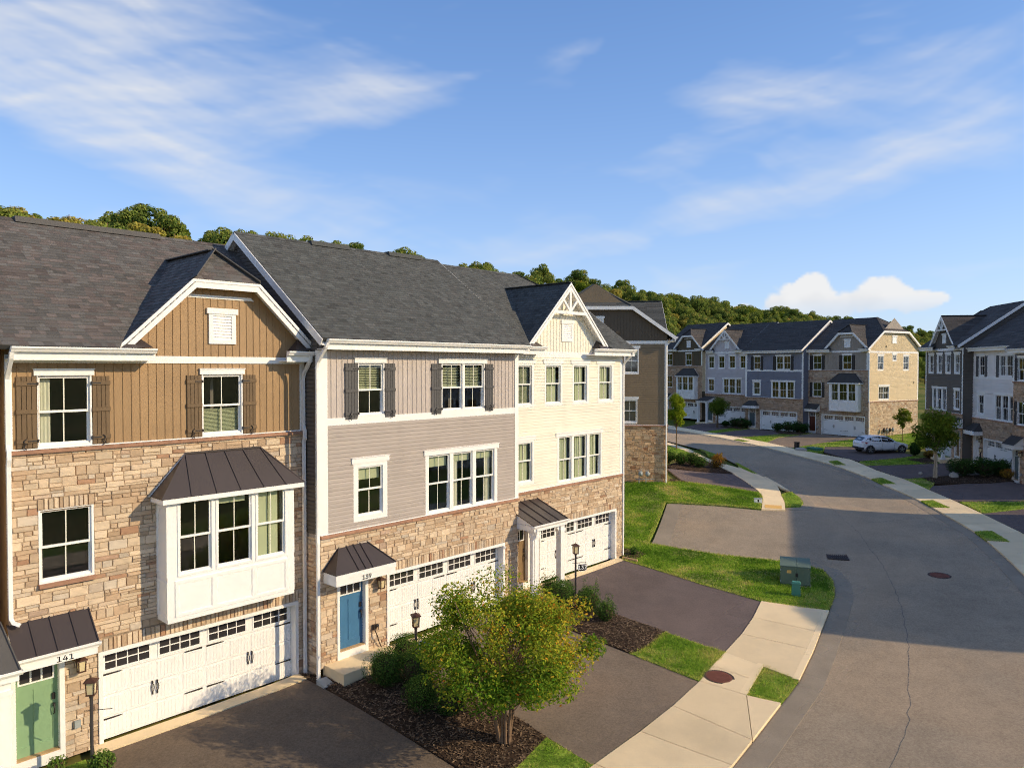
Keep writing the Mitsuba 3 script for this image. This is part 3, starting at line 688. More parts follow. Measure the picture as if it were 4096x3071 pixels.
def main_roof(F, k, W, bsdf, mode, lo=.2, ro=.2, jl=False, jr=False, gable=None, gut=((None, None),), rakes=(True, True), vent_at=None):
    zc = 10.85; wc = EW - (zc - EZ) / PITCHR; hr = 2.2
    L, Rr = -lo, W + ro
    base = Polygon([(L, EW), (Rr, EW)] + ([(Rr, wc), (Rr - hr, RW)] if jr else [(Rr, RW)]) + ([(L + hr, RW), (L, wc)] if jl else [(L, RW)]))
    if gable: base = base.difference(Polygon([(gable[0] + .06, EW + .01), (gable[1] - .06, EW + .01), ((gable[0] + gable[1]) / 2, gable[2])]))
    rk = fresh(k + '__roof')
    for q in polys(base): roof_plane(F, rk, [(a, b, roof_z(b)) for a, b in list(q.exterior.coords)[:-1]], bsdf, mode)
    back = [(L, 2 * RW - EW, EZ), (Rr, 2 * RW - EW, EZ)] + ([(Rr, 2 * RW - wc, zc), (Rr - hr, RW, RZ)] if jr else [(Rr, RW, RZ)]) + ([(L + hr, RW, RZ), (L, 2 * RW - wc, zc)] if jl else [(L, RW, RZ)])
    roof_plane(F, rk, back, bsdf, 'flat')
    for j, u, s in ((jl, L, 1), (jr, Rr, -1)):
        if j: roof_plane(F, rk, [(u, wc, zc), (u, 2 * RW - wc, zc), (u + s * hr, RW, RZ)], bsdf, mode if s < 0 and mode == 'tabs' else 'flat')
    # ridge caps
    m = MB(); a, b = L + (hr if jl else 0), Rr - (hr if jr else 0); u = a
    while u < b:
        e = min(u + .3, b); t = tone()
        m.raw([(u, RW, RZ + .03), (e, RW, RZ + .022), (e, RW + .14, RZ - .078), (u, RW + .14, RZ - .07), (u, RW - .14, RZ - .07), (e, RW - .14, RZ - .078)], [(0, 1, 2), (0, 2, 3), (0, 4, 5), (0, 5, 1)], t); u += .21
    for j, uu, s in ((jl, L, 1), (jr, Rr, -1)):
        if j:
            for w2 in (wc, 2 * RW - wc): m.beam((uu, w2, zc + .02), (uu + s * hr, RW, RZ + .02), (0, 0, 1), .02, .2)
    put(rk, 'ridge_cap', m, bsdf, F)
    if vent_at:
        for (a, b) in vent_at: put(rk, 'ridge_vent', MB().hexa([(a, RW + .2, RZ - .09), (b, RW + .2, RZ - .09), (b, RW - .2, RZ - .09), (a, RW - .2, RZ - .09)], [(a, RW + .12, RZ + .07), (b, RW + .12, RZ + .07), (b, RW - .12, RZ + .07), (a, RW - .12, RZ + .07)]), bsdf, F)
    # rakes
    for (on, u, j, s) in ((rakes[0], L, jl, 1), (rakes[1], Rr, jr, -1)):
        if not on: continue
        m = MB(); wt, zt = (wc, zc) if j else (RW, RZ)
        for (w0, w1) in ((EW - .02, wt), (2 * RW - EW, 2 * RW - wt)):
            m.beam((u - s * .014, w0, EZ - .12), (u - s * .014, w1, zt - .12), (1, 0, 0), .03, .20)
            m.beam((u + s * .10, w0, EZ - .19), (u + s * .10, w1, zt - .19), (1, 0, 0), .20, .02)
        if j:
            m.box(u - s * .028, u + s * .002, wc + .02, 2 * RW - wc - .02, zc - .24, zc - .03); m.box(u, u + s * .22, wc, 2 * RW - wc, zc - .21, zc - .19)
        put(k, 'rake_board', m, 'white_trim', F)
    for (a, b) in gut:
        if a is None: a, b = L + .02, Rr - .02
        gutter(F, k, a, b, EW + .05, EZ - .02)
        put(k, 'soffit', MB().box(a, b, 0.002, EW - .04, 8.70, 8.72).box(a, b, EW - .06, EW - .045, 8.69, 8.90), 'white_trim', F)
def gable_front(F, k, uL, uR, zb, wf, clip, bsdf, mode, board, pitch, phase, near, holes=(), truss=None, zw=8.81, slope=0.98):
    uc = (uL + uR) / 2; half = (uR - uL) / 2; zr = zb + slope * half
    wb = EW - (zr - EZ) / PITCHR
    g = fresh(k + '__front_gable')
    if clip:
        ch, zc = clip, zr - slope * clip; back = clip * .95
        left = [(uL, wf, zb), (uc - ch, wf, zc), (uc, wf - back, zr), (uc, wb, zr)]
        right = [(uR, wf, zb), (uc + ch, wf, zc), (uc, wf - back, zr), (uc, wb, zr)]
        roof_plane(F, g, [(uc - ch, wf + .02, zc), (uc + ch, wf + .02, zc), (uc, wf - back, zr)], bsdf, mode, limit=40)
        outline = [(uL, zb), (uc - ch, zc), (uc + ch, zc), (uR, zb)]
        ext = [(uL - 1, zb - slope), (uc - ch, zc), (uc + ch, zc), (uR + 1, zb - slope)]
        caps = [((uc - ch, wf + .01, zc + .02), (uc, wf - back, zr + .02)), ((uc + ch, wf + .01, zc + .02), (uc, wf - back, zr + .02)), ((uc, wf - back, zr + .02), (uc, wb, zr + .02))]
    else:
        left = [(uL, wf, zb), (uc, wf, zr), (uc, wb, zr)]; right = [(uR, wf, zb), (uc, wf, zr), (uc, wb, zr)]
        outline = [(uL, zb), (uc, zr), (uR, zb)]; ext = [(uL - 1, zb - slope), (uc, zr), (uR + 1, zb - slope)]
        caps = [((uc, wf, zr + .02), (uc, wb, zr + .02))]
    roof_plane(F, g, left, bsdf, mode, limit=60); roof_plane(F, g, right, bsdf, mode, limit=0)
    m = MB()
    for p, q in caps: m.beam(p, q, (1, 0, 0) if p[0] == q[0] else (0, 1, 0), .24, .025)
    put(g, 'ridge_cap', m, bsdf, F)
    band = Polygon(outline).difference(Polygon(ext).buffer(-.21, join_style=2))
    put(g, 'rake_board', MB().shp(band, wf - .03, wf, back=True).shp(Polygon(outline).difference(Polygon(ext).buffer(-.07, join_style=2)), wf, wf + .018), 'white_trim', F)
    m = MB(); off = .16
    for (a, b) in zip(outline[:-1], outline[1:]):
        m.hexa([(a[0], 0, a[1] - off), (a[0], wf - .03, a[1] - off), (b[0], wf - .03, b[1] - off), (b[0], 0, b[1] - off)], [(a[0], 0, a[1] - off + .02), (a[0], wf - .03, a[1] - off + .02), (b[0], wf - .03, b[1] - off + .02), (b[0], 0, b[1] - off + .02)])
    put(g, 'soffit', m, 'white_trim', F)
    tri = Polygon(ext).buffer(-.12, join_style=2).intersection(sbox(uL, zw, uR, 99))
    reg = tri
    for h in holes: reg = reg.difference(sbox(*h))
    put(g, 'wall', MB().shp(tri, -.1, 0, back=True), board, F)
    bnb(F, g, reg, pitch, phase, board, near)
    if clip: put(g, 'frieze', MB().shp(Polygon(ext).buffer(-.30, join_style=2).intersection(sbox(uL, zc - .42, uR, zc - .34)), 0, .03), 'white_trim', F)
    for s, u in ((1, uL + .14), (-1, uR - .14)):                     # little metal return roofs at the foot of the gable
        a, b = sorted((u, u + s * .68)); c = u + s * .38
        put(g, 'return_roof', MB().raw([(a, .46, EZ), (b, .46, EZ), (b, 0.026, EZ), (a, 0.026, EZ), (c, .03, EZ + .33)], [(0, 1, 4), (1, 2, 4), (3, 0, 4), (0, 1, 2), (0, 2, 3)]), 'metal_roof' if near else bsdf, F)
    if truss:
        b0, zt = truss; hw = (zr - b0) / slope - .08
        m = MB().box(uc - hw, uc + hw, wf - .09, wf - .002, b0 - .07, b0 + .05).box(uc - .055, uc + .055, wf - .085, wf - .006, b0 + .05, zr - .25)
        for s in (-1, 1): m.beam((uc + s * .04, wf - .046, b0 + .07), (uc + s * hw * .50, wf - .046, b0 + .07 + hw * .50), (0, 1, 0), .078, .09)
        put(g, 'bracket', m, 'white_trim', F)
        put(g, 'bracket_panel', MB().shp(Polygon([(uc - hw, b0), (uc + hw, b0), (uc, zr)]).buffer(-.1), .001, .004), board, F)
    return g
def cap(F, k, u0, u1, z, near, holes=()):
    """the sloped cap stones along the top of the stone, with a white strip above."""
    u = u0
    segs = sbox(u0, z, u1, z + .08)
    for h in holes: segs = segs.difference(sbox(*h))
    for q in polys(segs):
        a, _, b, _ = q.bounds
        x = a
        while x < b - .02:
            e = min(x + rnd(.9, 1.5), b)
            if not near: e = b
            t = tone()
            put(k, 'cap_stone', MB().hexa([(x + .003, 0, z), (e - .003, 0, z), (e - .003, .10, z), (x + .003, .10, z)], [(x + .003, 0, z + .085), (e - .003, 0, z + .085), (e - .003, .10, z + .06), (x + .003, .10, z + .06)], t), 'cap_stone', F)
            x = e
        put(k, 'flashing', MB().box(a, b, 0, .05, z + .085, z + .11), 'white_trim', F)
def corner(F, k, u0, u1, z0, z1, w=.035):
    put(k, 'corner_trim', MB().box(u0, u1, -.02, w, z0, z1), 'white_trim', F)
def type_a(k, F, c, near, W=6.97, ends=(.2, .2), jl=False, jr=False, number=None, rakes=(False, True), sides=((), ())):
    st = c['stone']; mode = 'tabs' if near else 'flat'
    g_out, dr_out, w3, bay = (1.68, 0, 6.70, 2.14), (.02, 0, 1.01, 2.40), (.56, 3.92, 1.63, 5.50), (2.98, 2.61, 6.24, 5.46)
    w1, w2 = (.57, 6.83, 1.62, 8.37), (4.09, 6.83, 5.15, 8.37)
    shell(F, k, W, [g_out, dr_out, (.6, 3.96, 1.6, 5.46), (3.05, 3.5, 6.17, 5.44), (.6, 6.87, 1.59, 8.34), (4.12, 6.87, 5.12, 8.34)], c['board'], sides)
    put(k, 'stone_backing', MB().shp(sbox(0, 0, W, 6.72).difference(sbox(*g_out)).difference(sbox(*dr_out)).difference(sbox(.6, 3.96, 1.6, 5.46)).difference(sbox(3.05, 3.5, 6.17, 5.44)), 0, .012), 'mortar', F)
    reg = sbox(0, 0, W, 6.72)
    for h in (g_out, (1.66, 2.1, 6.72, 2.42), dr_out, w3, (.54, 3.82, 1.65, 3.93), (.54, 5.48, 1.65, 5.75), bay): reg = reg.difference(sbox(*h))
    stone(F, k, reg, st, near, w0=.01)
    soldier(F, k, 1.66, 6.72, 2.14, 2.42, st, near); soldier(F, k, .54, 1.65, 5.50, 5.74, st, near)
    cap(F, k, 0, W, 6.72, near)
    reg = sbox(.0, 6.84, W - .0, 8.64)
    for h in (w1, w2): reg = reg.difference(sbox(*h))
    bnb(F, k, reg, .187, .06, c['board'], near)
    put(k, 'frieze', MB().box(0, W, 0, .035, 8.64, 8.81), 'white_trim', F)
    corner(F, k, -.0, .12, 6.83, 8.64); corner(F, k, W - .17, W + .0, 6.83, 8.64)
    sty = c.get('sty', ['drape_left', 'lowslats', 'none', 'none', 'shade', 'full'])
    window(F, k, *w1[:1], w1[2], w1[1], w1[3], [(.63, 1.54)], 7.60, (.51, 1.67, 8.37, 8.52), near, sty[0])
    window(F, k, w2[0], w2[2], w2[1], w2[3], [(4.16, 5.07)], 7.60, (4.04, 5.20, 8.37, 8.52), near, sty[1])
    window(F, k, w3[0], w3[2], w3[1], w3[3], [(.64, 1.54)], 4.70, None, near, sty[2])
    put(k, 'sill', MB().poly([(.54, 3.83), (1.65, 3.83), (1.65, 3.925), (.54, 3.925)], 0, .12, tone(), inset=.01), 'cap_stone', F)
    for (a, b, h) in ((.19, .56, -1), (1.63, 1.99, 1), (3.72, 4.08, -1), (5.16, 5.51, 1)): shutter(F, k, a, b, 6.84, 8.35, c['shutter'], near, h)
    if c.get('low_shutters'):
        for (a, b) in ((.18, .54), (1.65, 2.0)): shutter(F, k, a, b, 3.9, 5.5, c['shutter'], near, None)
    # bay
    by = fresh(k + '__bay_window'); d = .62
    gl = [(3.30, 3.98), (4.22, 5.01), (5.25, 5.94)]
    fr = sbox(2.98, 2.61, 6.24, 5.46)
    for a, b in gl: fr = fr.difference(sbox(a - .05, 3.69, b + .05, 5.42))
    m = MB().shp(fr, d - .06, d, back=True)
    m.box(2.98, 3.04, 0, d - .06, 2.61, 5.46).box(6.18, 6.24, 0, d - .06, 2.61, 5.46).box(2.98, 6.24, 0, d - .003, 2.58, 2.612)
    put(by, 'body', m, 'white_trim', F)
    for (a, b) in ((3.22, 4.03), (4.14, 5.07), (5.17, 5.99)):
        q = ring(MB(), (a - .07, b + .07, 2.70, 3.55), (a, b, 2.77, 3.48), d, d + .022)
        q2 = ring(q, (a, b, 2.77, 3.48), (a + .02, b - .02, 2.79, 3.46), d, d + .012)
        put(by, 'panel', q, 'white_trim', F)
    for u, s in ((2.98, -1), (6.24, 1)):
        q = MB()
        for (z0, z1) in ((2.68, 3.55), (3.66, 5.30)):
            x0, x1 = (u, u + s * .014)
            q.box(x0, x1, .0, .09, z0, z1).box(x0, x1, d - .10, d, z0, z1).box(x0, x1, .09, d - .10, z0, z0 + .07).box(x0, x1, .09, d - .10, z1 - .07, z1)
        put(by, 'side_panel', q, 'white_trim', F)
    Fb = Frame(F.O + F.W * d, F.U, F.W)
    for i, (a, b) in enumerate(gl):
        fm = ring(MB(), (a - .085, b + .085, 3.64, 5.46), (a - .045, b + .045, 3.69, 5.42), -.05, .02)
        sa = ring(MB(), (a - .045, b + .045, 4.53, 5.42), (a, b, 4.58, 5.385), -.05, -.012); ring(sa, (a - .045, b + .045, 3.69, 4.58), (a, b, 3.74, 4.54), -.085, -.045)
        sa.box(a - .04, b + .02, -.04, -.005, 3.69, 3.725)
        x = (a + b) / 2
        put(by, 'frame', fm, 'white_trim', Fb); put(by, 'sash', sa, 'white_trim', Fb)
        put(by, 'muntin', MB().box(x - .011, x + .011, -.04, -.02, 4.58, 5.39).box(x - .011, x + .011, -.075, -.055, 3.74, 4.54), 'muntin_cream', Fb)
        for (y0, y1, w) in ((4.58, 5.385, -.03), (3.74, 4.54, -.065)):
            put(by, 'pane', MB().raw([(a, w, y0), (b, w, y0), (b, w, y1), (a, w, y1)], [(0, 1, 2), (0, 2, 3)]), 'window_glass', Fb)
        s_ = sty[3 + i]
        if s_ == 'shade': put(by, 'blind', MB().box(a - .04, b - .06, -.14, -.13, 5.20, 5.44), 'shade_cloth', Fb)
        if s_ == 'full': put(by, 'blind', MB().box(a - .02, a + (b - a) * .45, -.14, -.13, 3.7, 5.44).box(a + (b - a) * .49, b - .1, -.14, -.13, 3.7, 5.44), 'shade_cloth', Fb)
    bay_roof(F, by, near, c)
    garage(F, k, g_out[0], g_out[2], g_out[3], near)
    front_door(F, k, .02, 1.01, .28, 2.40, c['door'], near)
    cn = metal_canopy(F, k, -.03, 1.50, -.03, 1.50, .66, 2.62, 3.20, .26, near, False, True, 3, 'metal_roof' if near else c['roof'], wb=.03)
    if number: lettering(F, cn, number, .86, .66, 2.385, .13, 'sign_black')
    wall_lamp(F, k, 1.30, 2.02)
    put(k, 'outlet_box', MB().box(1.18, 1.30, .04, .10, .62, .78), 'utility_grey', F)
    vent(F, k, 4.28, 4.98, 9.13, 9.88, near=near)
    gable_front(F, k, 1.98, 7.26, 8.93, .36, .86, c['roof'], mode, c['board'], .187, .10, near, holes=[(4.24, 9.1, 5.03, 10.05)])
    main_roof(F, k, W, c['roof'], mode, ends[0], ends[1], jl, jr, (1.98, 7.26, EW - (8.93 + .98 * 2.64 - EZ) / PITCHR), [(.0, 2.83), (6.17, W + .1)], rakes, [(1.2, 4.8)] if near else None)
def bay_roof(F, by, near, c):
    b = 'metal_roof' if near else c['roof']
    bl, br, tl, tr, e, ze, zt = 2.82, 6.49, 3.67, 5.61, .77, 5.51, 6.46
    m = MB().raw([(bl, e, ze), (br, e, ze), (tr, .03, zt), (tl, .03, zt)], [(0, 1, 2), (0, 2, 3)]).raw([(bl, e, ze), (tl, .03, zt), (bl, .05, ze)], [(0, 1, 2)]).raw([(br, e, ze), (tr, .03, zt), (br, .05, ze)], [(0, 1, 2)])
    put(by, 'roof_sheet', m, b, F)
    put(by, 'seam', MB().beam((tl, .04, zt), (tr, .04, zt), (0, 1, 0), .07, .04), b, F)
    for i in range(5):
        f = i / 4; p = (tl + (tr - tl) * f, .04, zt + .006); q = (3.50 + (5.95 - 3.50) * f, e, ze + .012)
        put(by, 'seam', MB().beam(p, q, (1, 0, 0), .022, .03), b, F)
    for x, t in ((bl, tl), (br, tr)):
        put(by, 'hip_cap', MB().beam((x, e, ze + .006), (t, .04, zt + .006), (1, 0, 0), .03, .015), b, F)
        put(by, 'flashing', MB().beam((x, .045, ze), (t, .045, zt), (0, 1, 0), .03, .025), 'gutter_white', F)
    f = MB().box(bl + .02, br - .02, e - .06, e - .005, 5.39, 5.505).box(bl + .02, bl + .06, 0.05, e - .06, 5.39, 5.505).box(br - .06, br - .02, .05, e - .06, 5.39, 5.505).box(bl + .06, br - .06, .05, e - .06, 5.455, 5.47)
    put(by, 'fascia', f, 'white_trim', F)
def type_b(k, F, c, near, W=7.97, ends=(.2, .1), rakes=(True, True), number=None):
    st = c['stone']; mode = 'tabs' if near else 'flat'
    g_out, d_out = (2.22, 0, 7.26, 2.20), (.52, 0.05, 1.56, 2.40)
    wt1, wt2, wm, wt = (1.25, 6.82, 2.17, 8.34), (4.39, 6.82, 6.30, 8.34), (1.08, 3.85, 2.26, 5.50), (3.72, 3.66, 6.90, 5.49)
    shell(F, k, W, [g_out, d_out, (1.28, 6.86, 2.14, 8.31), (4.42, 6.86, 6.27, 8.31), (1.15, 3.93, 2.2, 5.46), (3.8, 3.7, 6.8, 5.46)], c['lap'])
    put(k, 'stone_backing', MB().shp(sbox(0, 0, W, 3.56).difference(sbox(*g_out)).difference(sbox(*d_out)), 0, .012), 'mortar', F)
    reg = sbox(0, 0, W, 3.56)
    for h in (g_out, (2.2, 2.18, 7.28, 2.46), d_out): reg = reg.difference(sbox(*h))
    stone(F, k, reg, st, near, scale=.9, w0=.01); soldier(F, k, 2.2, 7.28, 2.20, 2.46, st, near)
    cap(F, k, 0, W, 3.56, near)
    reg = sbox(.25, 3.67, W - .18, 6.62)
    for h in (wm, wt): reg = reg.difference(sbox(*h))
    lap(F, k, reg, .114, c['lap'], near)
    put(k, 'belt', MB().box(.25, W - .18, 0, .03, 6.62, 6.82), 'white_trim', F)
    reg = sbox(.25, 6.82, W - .18, 8.68)
    for h in (wt1, wt2): reg = reg.difference(sbox(*h))
    bnb(F, k, reg, .178, .16, c['board'], near)
    corner(F, k, 0, .25, 3.67, 8.68); corner(F, k, W - .18, W, 3.67, 8.68)
    put(k, 'corner_trim', MB().box(-.035, 0, -.10, .035, 3.67, 8.68), 'white_trim', F)
    sty = c.get('sty', ['slats', 'slats', 'slats', 'shade', 'shade', 'drape_mid', 'drape_right'])
    window(F, k, wt1[0], wt1[2], wt1[1], wt1[3], [(1.31, 2.09)], 7.58, (1.13, 2.24, 8.34, 8.49), near, sty[0])
    window(F, k, wt2[0], wt2[2], wt2[1], wt2[3], [(4.47, 5.25), (5.44, 6.22)], 7.58, (4.26, 6.40, 8.34, 8.49), near, sty[1:3])
    window(F, k, wm[0], wm[2], wm[1], wm[3], [(1.28, 2.06)], 4.74, (1.02, 2.32, 5.50, 5.67), near, sty[3], casing=.14)
    window(F, k, wt[0], wt[2], wt[1], wt[3], [(3.90, 4.69), (4.93, 5.70), (5.94, 6.72)], 4.60, (3.66, 6.96, 5.49, 5.66), near, sty[4:7], casing=.05)
    for (a, b, h) in ((.82, 1.23, -1), (2.19, 2.56, 1), (3.97, 4.37, -1), (6.32, 6.70, 1)): shutter(F, k, a, b, 6.76, 8.33, c['shutter'], near, h)
    garage(F, k, g_out[0], g_out[2], g_out[3], near)
    front_door(F, k, d_out[0], d_out[2], .33, d_out[3], c['door'], near)
    cn = metal_canopy(F, k, .07, 2.08, .59, 1.52, .66, 2.66, 3.24, .30, near, True, False, 3, 'metal_roof' if near else c['roof'], wb=.03)
    if number: lettering(F, cn, number, 1.07, .672, 2.40, .12, 'sign_black')
    wall_lamp(F, k, 1.93, 1.98)
    if near:
        h = fresh(k + '__hose_bib')
        put(h, 'pipe', MB().box(1.70, 1.80, .04, .12, .66, .80).tube([(1.72, .1, .7), (1.78, .16, .5), (1.86, .13, .3), (1.96, .1, .12), (2.02, .12, .03)], .018, 6), 'iron_dark', F)
        put(h, 'cover', MB().tube([(1.76, .1, .74), (1.80, .17, .80)], .05, 8), 'black_metal', F)
        put(k, 'keypad', MB().box(7.19, 7.23, .06, .08, 1.25, 1.45), 'utility_grey', F)
        put(k, 'security_light', MB().tube([(7.19, .06, 2.08), (7.16, .14, 2.04)], .05, 8), 'white_trim', F)
    put(k, 'stoop', MB().box(.11, 2.02, -.05, .95, -.38, .10), 'concrete', F)
    # the exposed left gable above the lower neighbour
    E = F.end(False, W)
    line = lambda s: 9.34 + PITCHR * (s if s < -RW else -2 * RW - s) - .25
    g = Polygon([(0, 3.67), (8.6, 3.67), (8.6, line(8.6)), (-RW, line(-RW)), (0, line(0))])
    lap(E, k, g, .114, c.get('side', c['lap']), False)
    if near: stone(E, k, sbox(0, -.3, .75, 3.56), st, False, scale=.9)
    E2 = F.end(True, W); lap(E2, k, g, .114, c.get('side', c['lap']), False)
    main_roof(F, k, W, c['roof'], mode, ends[0], ends[1], False, False, None, [(-.05, W + .05)], rakes, [(2.4, 3.9), (5.6, 7.2)] if near else None)
def type_c(k, F, c, near, W=7.37, ends=(.0, .3), jl=False, jr=False, rakes=(False, True), porch=True, sty=None, sides=((), ())):
    st = c['stone']; mode = 'tabs' if near else 'flat'
    g_out, d_out = (1.88, 0, 6.92, 2.20), (.30, .05, 1.34, 2.40)
    tops = [(.53, 1.59), (2.21, 3.27), (3.90, 4.98), (5.60, 6.71)]; gls = [(.65, 1.43), (2.33, 3.12), (4.04, 4.81), (5.74, 6.53)]
    hl = [(a + .05, 6.80, b - .05, 8.30) for a, b in tops]
    shell(F, k, W, [g_out, d_out] + hl + [(.58, 3.95, 1.52, 5.5), (3.0, 3.7, 5.83, 5.48)], c['lap'], sides)
    put(k, 'stone_backing', MB().shp(sbox(0, 0, W, 3.56).difference(sbox(*g_out)).difference(sbox(*d_out)), 0, .012), 'mortar', F)
    reg = sbox(0, 0, W, 3.56)
    for h in (g_out, (1.86, 2.18, 6.94, 2.44), d_out): reg = reg.difference(sbox(*h))
    stone(F, k, reg, st, near, scale=.95, w0=.01); soldier(F, k, 1.86, 6.94, 2.2, 2.44, st, near)
    cap(F, k, 0, W, 3.56, near)
    reg = sbox(.0, 3.67, W - .18, 8.60)
    for a, b in tops: reg = reg.difference(sbox(a, 6.74, b, 8.36))
    for h in ((.5, 3.89, 1.59, 5.52), (2.95, 3.72, 5.88, 5.52)): reg = reg.difference(sbox(*h))
    lap(F, k, reg, .114, c['lap'], near)
    put(k, 'frieze', MB().box(0, W, 0, .03, 8.60, 8.81), 'white_trim', F)
    corner(F, k, W - .18, W, 3.67, 8.60); corner(F, k, 0, .15, 3.67, 8.60)
    sty = sty or ['allslats', 'full', 'full', 'full', 'full', 'full', 'full', 'full']
    for i in range(4):
        a, b = tops[i]; window(F, k, a, b, 6.74, 8.36, [gls[i]], 7.60, (a - .10, b + .08, 8.36, 8.51), near, sty[i], casing=.10)
    window(F, k, .50, 1.59, 3.89, 5.52, [(.63, 1.45)], 4.78, (.42, 1.67, 5.52, 5.67), near, sty[4], casing=.10)
    window(F, k, 2.95, 5.88, 3.72, 5.52, [(3.12, 3.81), (4.05, 4.82), (5.08, 5.75)], 4.62, (2.86, 5.95, 5.52, 5.68), near, sty[5:8], casing=.05)
    garage(F, k, g_out[0], g_out[2], g_out[3], near)
    front_door(F, k, d_out[0], d_out[2], .33, d_out[3], c['door'], near)
    # gabled lean-to porch on two square posts with curved braces
    if porch:
        a, b, e, ze, zt = -.10, 1.77, 1.5, 2.76, 3.32
        p = metal_canopy(F, k, a, b, a, b, e, ze, zt, .20, near, False, True, 3, 'metal_roof' if near else c['roof'], name='porch', wb=.03)
        for x in (a + .14, b - .30):
            put(p, 'post', MB().box(x, x + .22, e - .30, e - .08, -.05, ze - .2).box(x - .03, x + .25, e - .33, e - .05, -.05, .22).box(x - .025, x + .245, e - .325, e - .055, ze - .46, ze - .36), 'white_trim', F)
        m = MB()
        for x, s in ((a + .36, 1), (b - .30, -1)):
            pts = [(x, ze - .2), (x + s * .38, ze - .2)] + [(x + s * (.38 - .38 * math.sin(q)), ze - .2 - .42 * (1 - math.cos(q))) for q in np.linspace(.2, 1.57, 6)]
            m.poly(pts, e - .24, e - .14, back=True)
        for x in (a + .14, b - .30):
            Fs = x + .06
            pts = [(e - .30, ze - .2), (e - .68, ze - .2)] + [(e - .68 + .38 * math.sin(q), ze - .2 - .42 * (1 - math.cos(q))) for q in np.linspace(.2, 1.57, 6)]
            n = len(pts); T = tri2d(pts); V = [(Fs, w, z) for w, z in pts] + [(Fs + .1, w, z) for w, z in pts]
            m.raw(V, [tuple(t) for t in T] + [tuple(np.array(t) + n) for t in T] + [y for i in range(n) for y in ((i, (i + 1) % n, (i + 1) % n + n), (i, (i + 1) % n + n, i + n))])
        put(p, 'brace', m, 'white_trim', F)
        put(k, 'stoop', MB().box(-.1, 1.8, .05, 1.6, -.3, .08), 'concrete', F)
        if near: downspout(F, k, [(a + .16, e + .02, ze - .1), (a + .16, e - .04, ze - .4), (a + .06, e - .1, ze - .5), (a + .06, e - .1, .1)], .04)
    vent(F, k, 3.23, 3.93, 9.22, 9.92, near=near)
    gable_front(F, k, .80, 6.02, 8.93, .34, None, c['roof'], mode, c.get('gable', c['lap']), .187, .05, near, holes=[(3.18, 9.2, 3.98, 10.1)], truss=(10.33, 11.5), zw=8.81)
    main_roof(F, k, W, c['roof'], mode, ends[0], ends[1], jl, jr, (.80, 6.02, EW - (8.93 + .98 * 2.61 - EZ) / PITCHR), [(.53, 1.73), (4.80, W + .3)], rakes)
def end_wall(k, F, right, W, c, wins, near, gv=(3.95, 4.65, 9.55, 10.25)):
    """the free side wall of a row: stone foot, lapped siding, boarded clipped gable."""
    E = F.end(right, W); D = -2 * RW
    line = lambda s: 9.34 + PITCHR * (s if s < D / 2 else D - s) - .22
    put(k, 'stone_backing', MB().shp(sbox(0, -.6, D, 3.56), 0, .012), 'mortar', E)
    stone(E, k, sbox(0, -.6, D, 3.56), c['end_stone'], near, limit=300, w0=.01)
    cap(E, k, 0, D, 3.56, False)
    reg = sbox(.0, 3.67, D, 8.56)
    for w in wins: reg = reg.difference(sbox(w[0], w[2], w[1], w[3]))
    lap(E, k, reg, .114, c['end_lap'], near)
    put(k, 'belt', MB().box(0, D, 0, .035, 8.56, 8.74), 'white_trim', E)
    zc = 10.85 - .24
    top = Polygon([(0, 8.74), (D, 8.74), (D, line(D)), (0, line(0))]).union(Polygon([(0, line(0)), (D / 2, line(D / 2)), (D, line(D))])).intersection(sbox(0, 8.74, D, zc)).difference(sbox(gv[0] - .06, gv[2], gv[1] + .06, gv[3] + .15))
    bnb(E, k, top, .187, .05, c['end_board'], near)
    for s0 in (0, D - .16): corner(E, k, s0, s0 + .16, 3.67, 8.56)
    for w in wins: window(E, k, w[0], w[1], w[2], w[3], w[4], None, (w[0] - .08, w[1] + .08, w[3], w[3] + .15), near, w[5], casing=.10)
    vent(E, k, *gv, near=near)
    put(k, 'wall_fixture', MB().box(2.9, 3.1, .0, .12, 9.2, 9.34), c['end_board'], E)
    put(k, 'wall_fixture', MB().box(D - .9, D - .75, .0, .10, 5.4, 5.6), c['end_lap'], E)
    downspout(E, k, [(-.35, .0, 8.86), (-.3, .02, 8.8), (.06, .07, 8.45), (.06, .07, 3.75), (.06, .10, 3.6), (.06, .11, .1)], .05)
# ------------------------------------------------------------------ the lie of the land
TP = np.array([(-17.6,-3,-.3),(-17.6,5,-.1),(-17.5,10.4,-.1),(-17.2,13,.2),(-17.5,19,.22),(-17.5,26,.22),(-30,5,0),(-30,20,.3),
 (-9.4,0,-.6),(-9.4,10,-.44),(-9.4,18,-.3),(-9.3,25.5,-.22),(-5,10,-.5),(-5,20,-.38),(-5,30,-.1),(2,30,.0),(2,15,-.3),(8,40,.3),
 (-23.3,39,1.46),(-26,36.5,1.46),(-33,33,1.5),(-22,31.5,.55),(-17,30,.25),(-11.5,33,.0),(-17,45,.55),(-11,45,.35),(-23,52,.95),
 (-4.6,53,.75),(-12.5,65,.97),(-15,69,1.1),(-16.8,71.4,1.17),(-30.2,80,1.35),(-23.5,78,1.35),(-37.9,82.3,1.36),(-44.6,84.3,1.55),(-51.3,86.3,1.8),(-45,75,1.5),(-35,74,1.3),
 (-21,66,.95),(-15,56,.7),(-28,62,1.15),(-60,50,3.0),(-60,90,3.),(20,90,1.5),(20,30,.6),(20,0,-.3),(-60,10,1.5),(-50,-20,0.5),(10,-20,-.6)], float)
_rbf = RBFInterpolator(TP[:, :2], TP[:, 2], kernel='linear', smoothing=0.3)
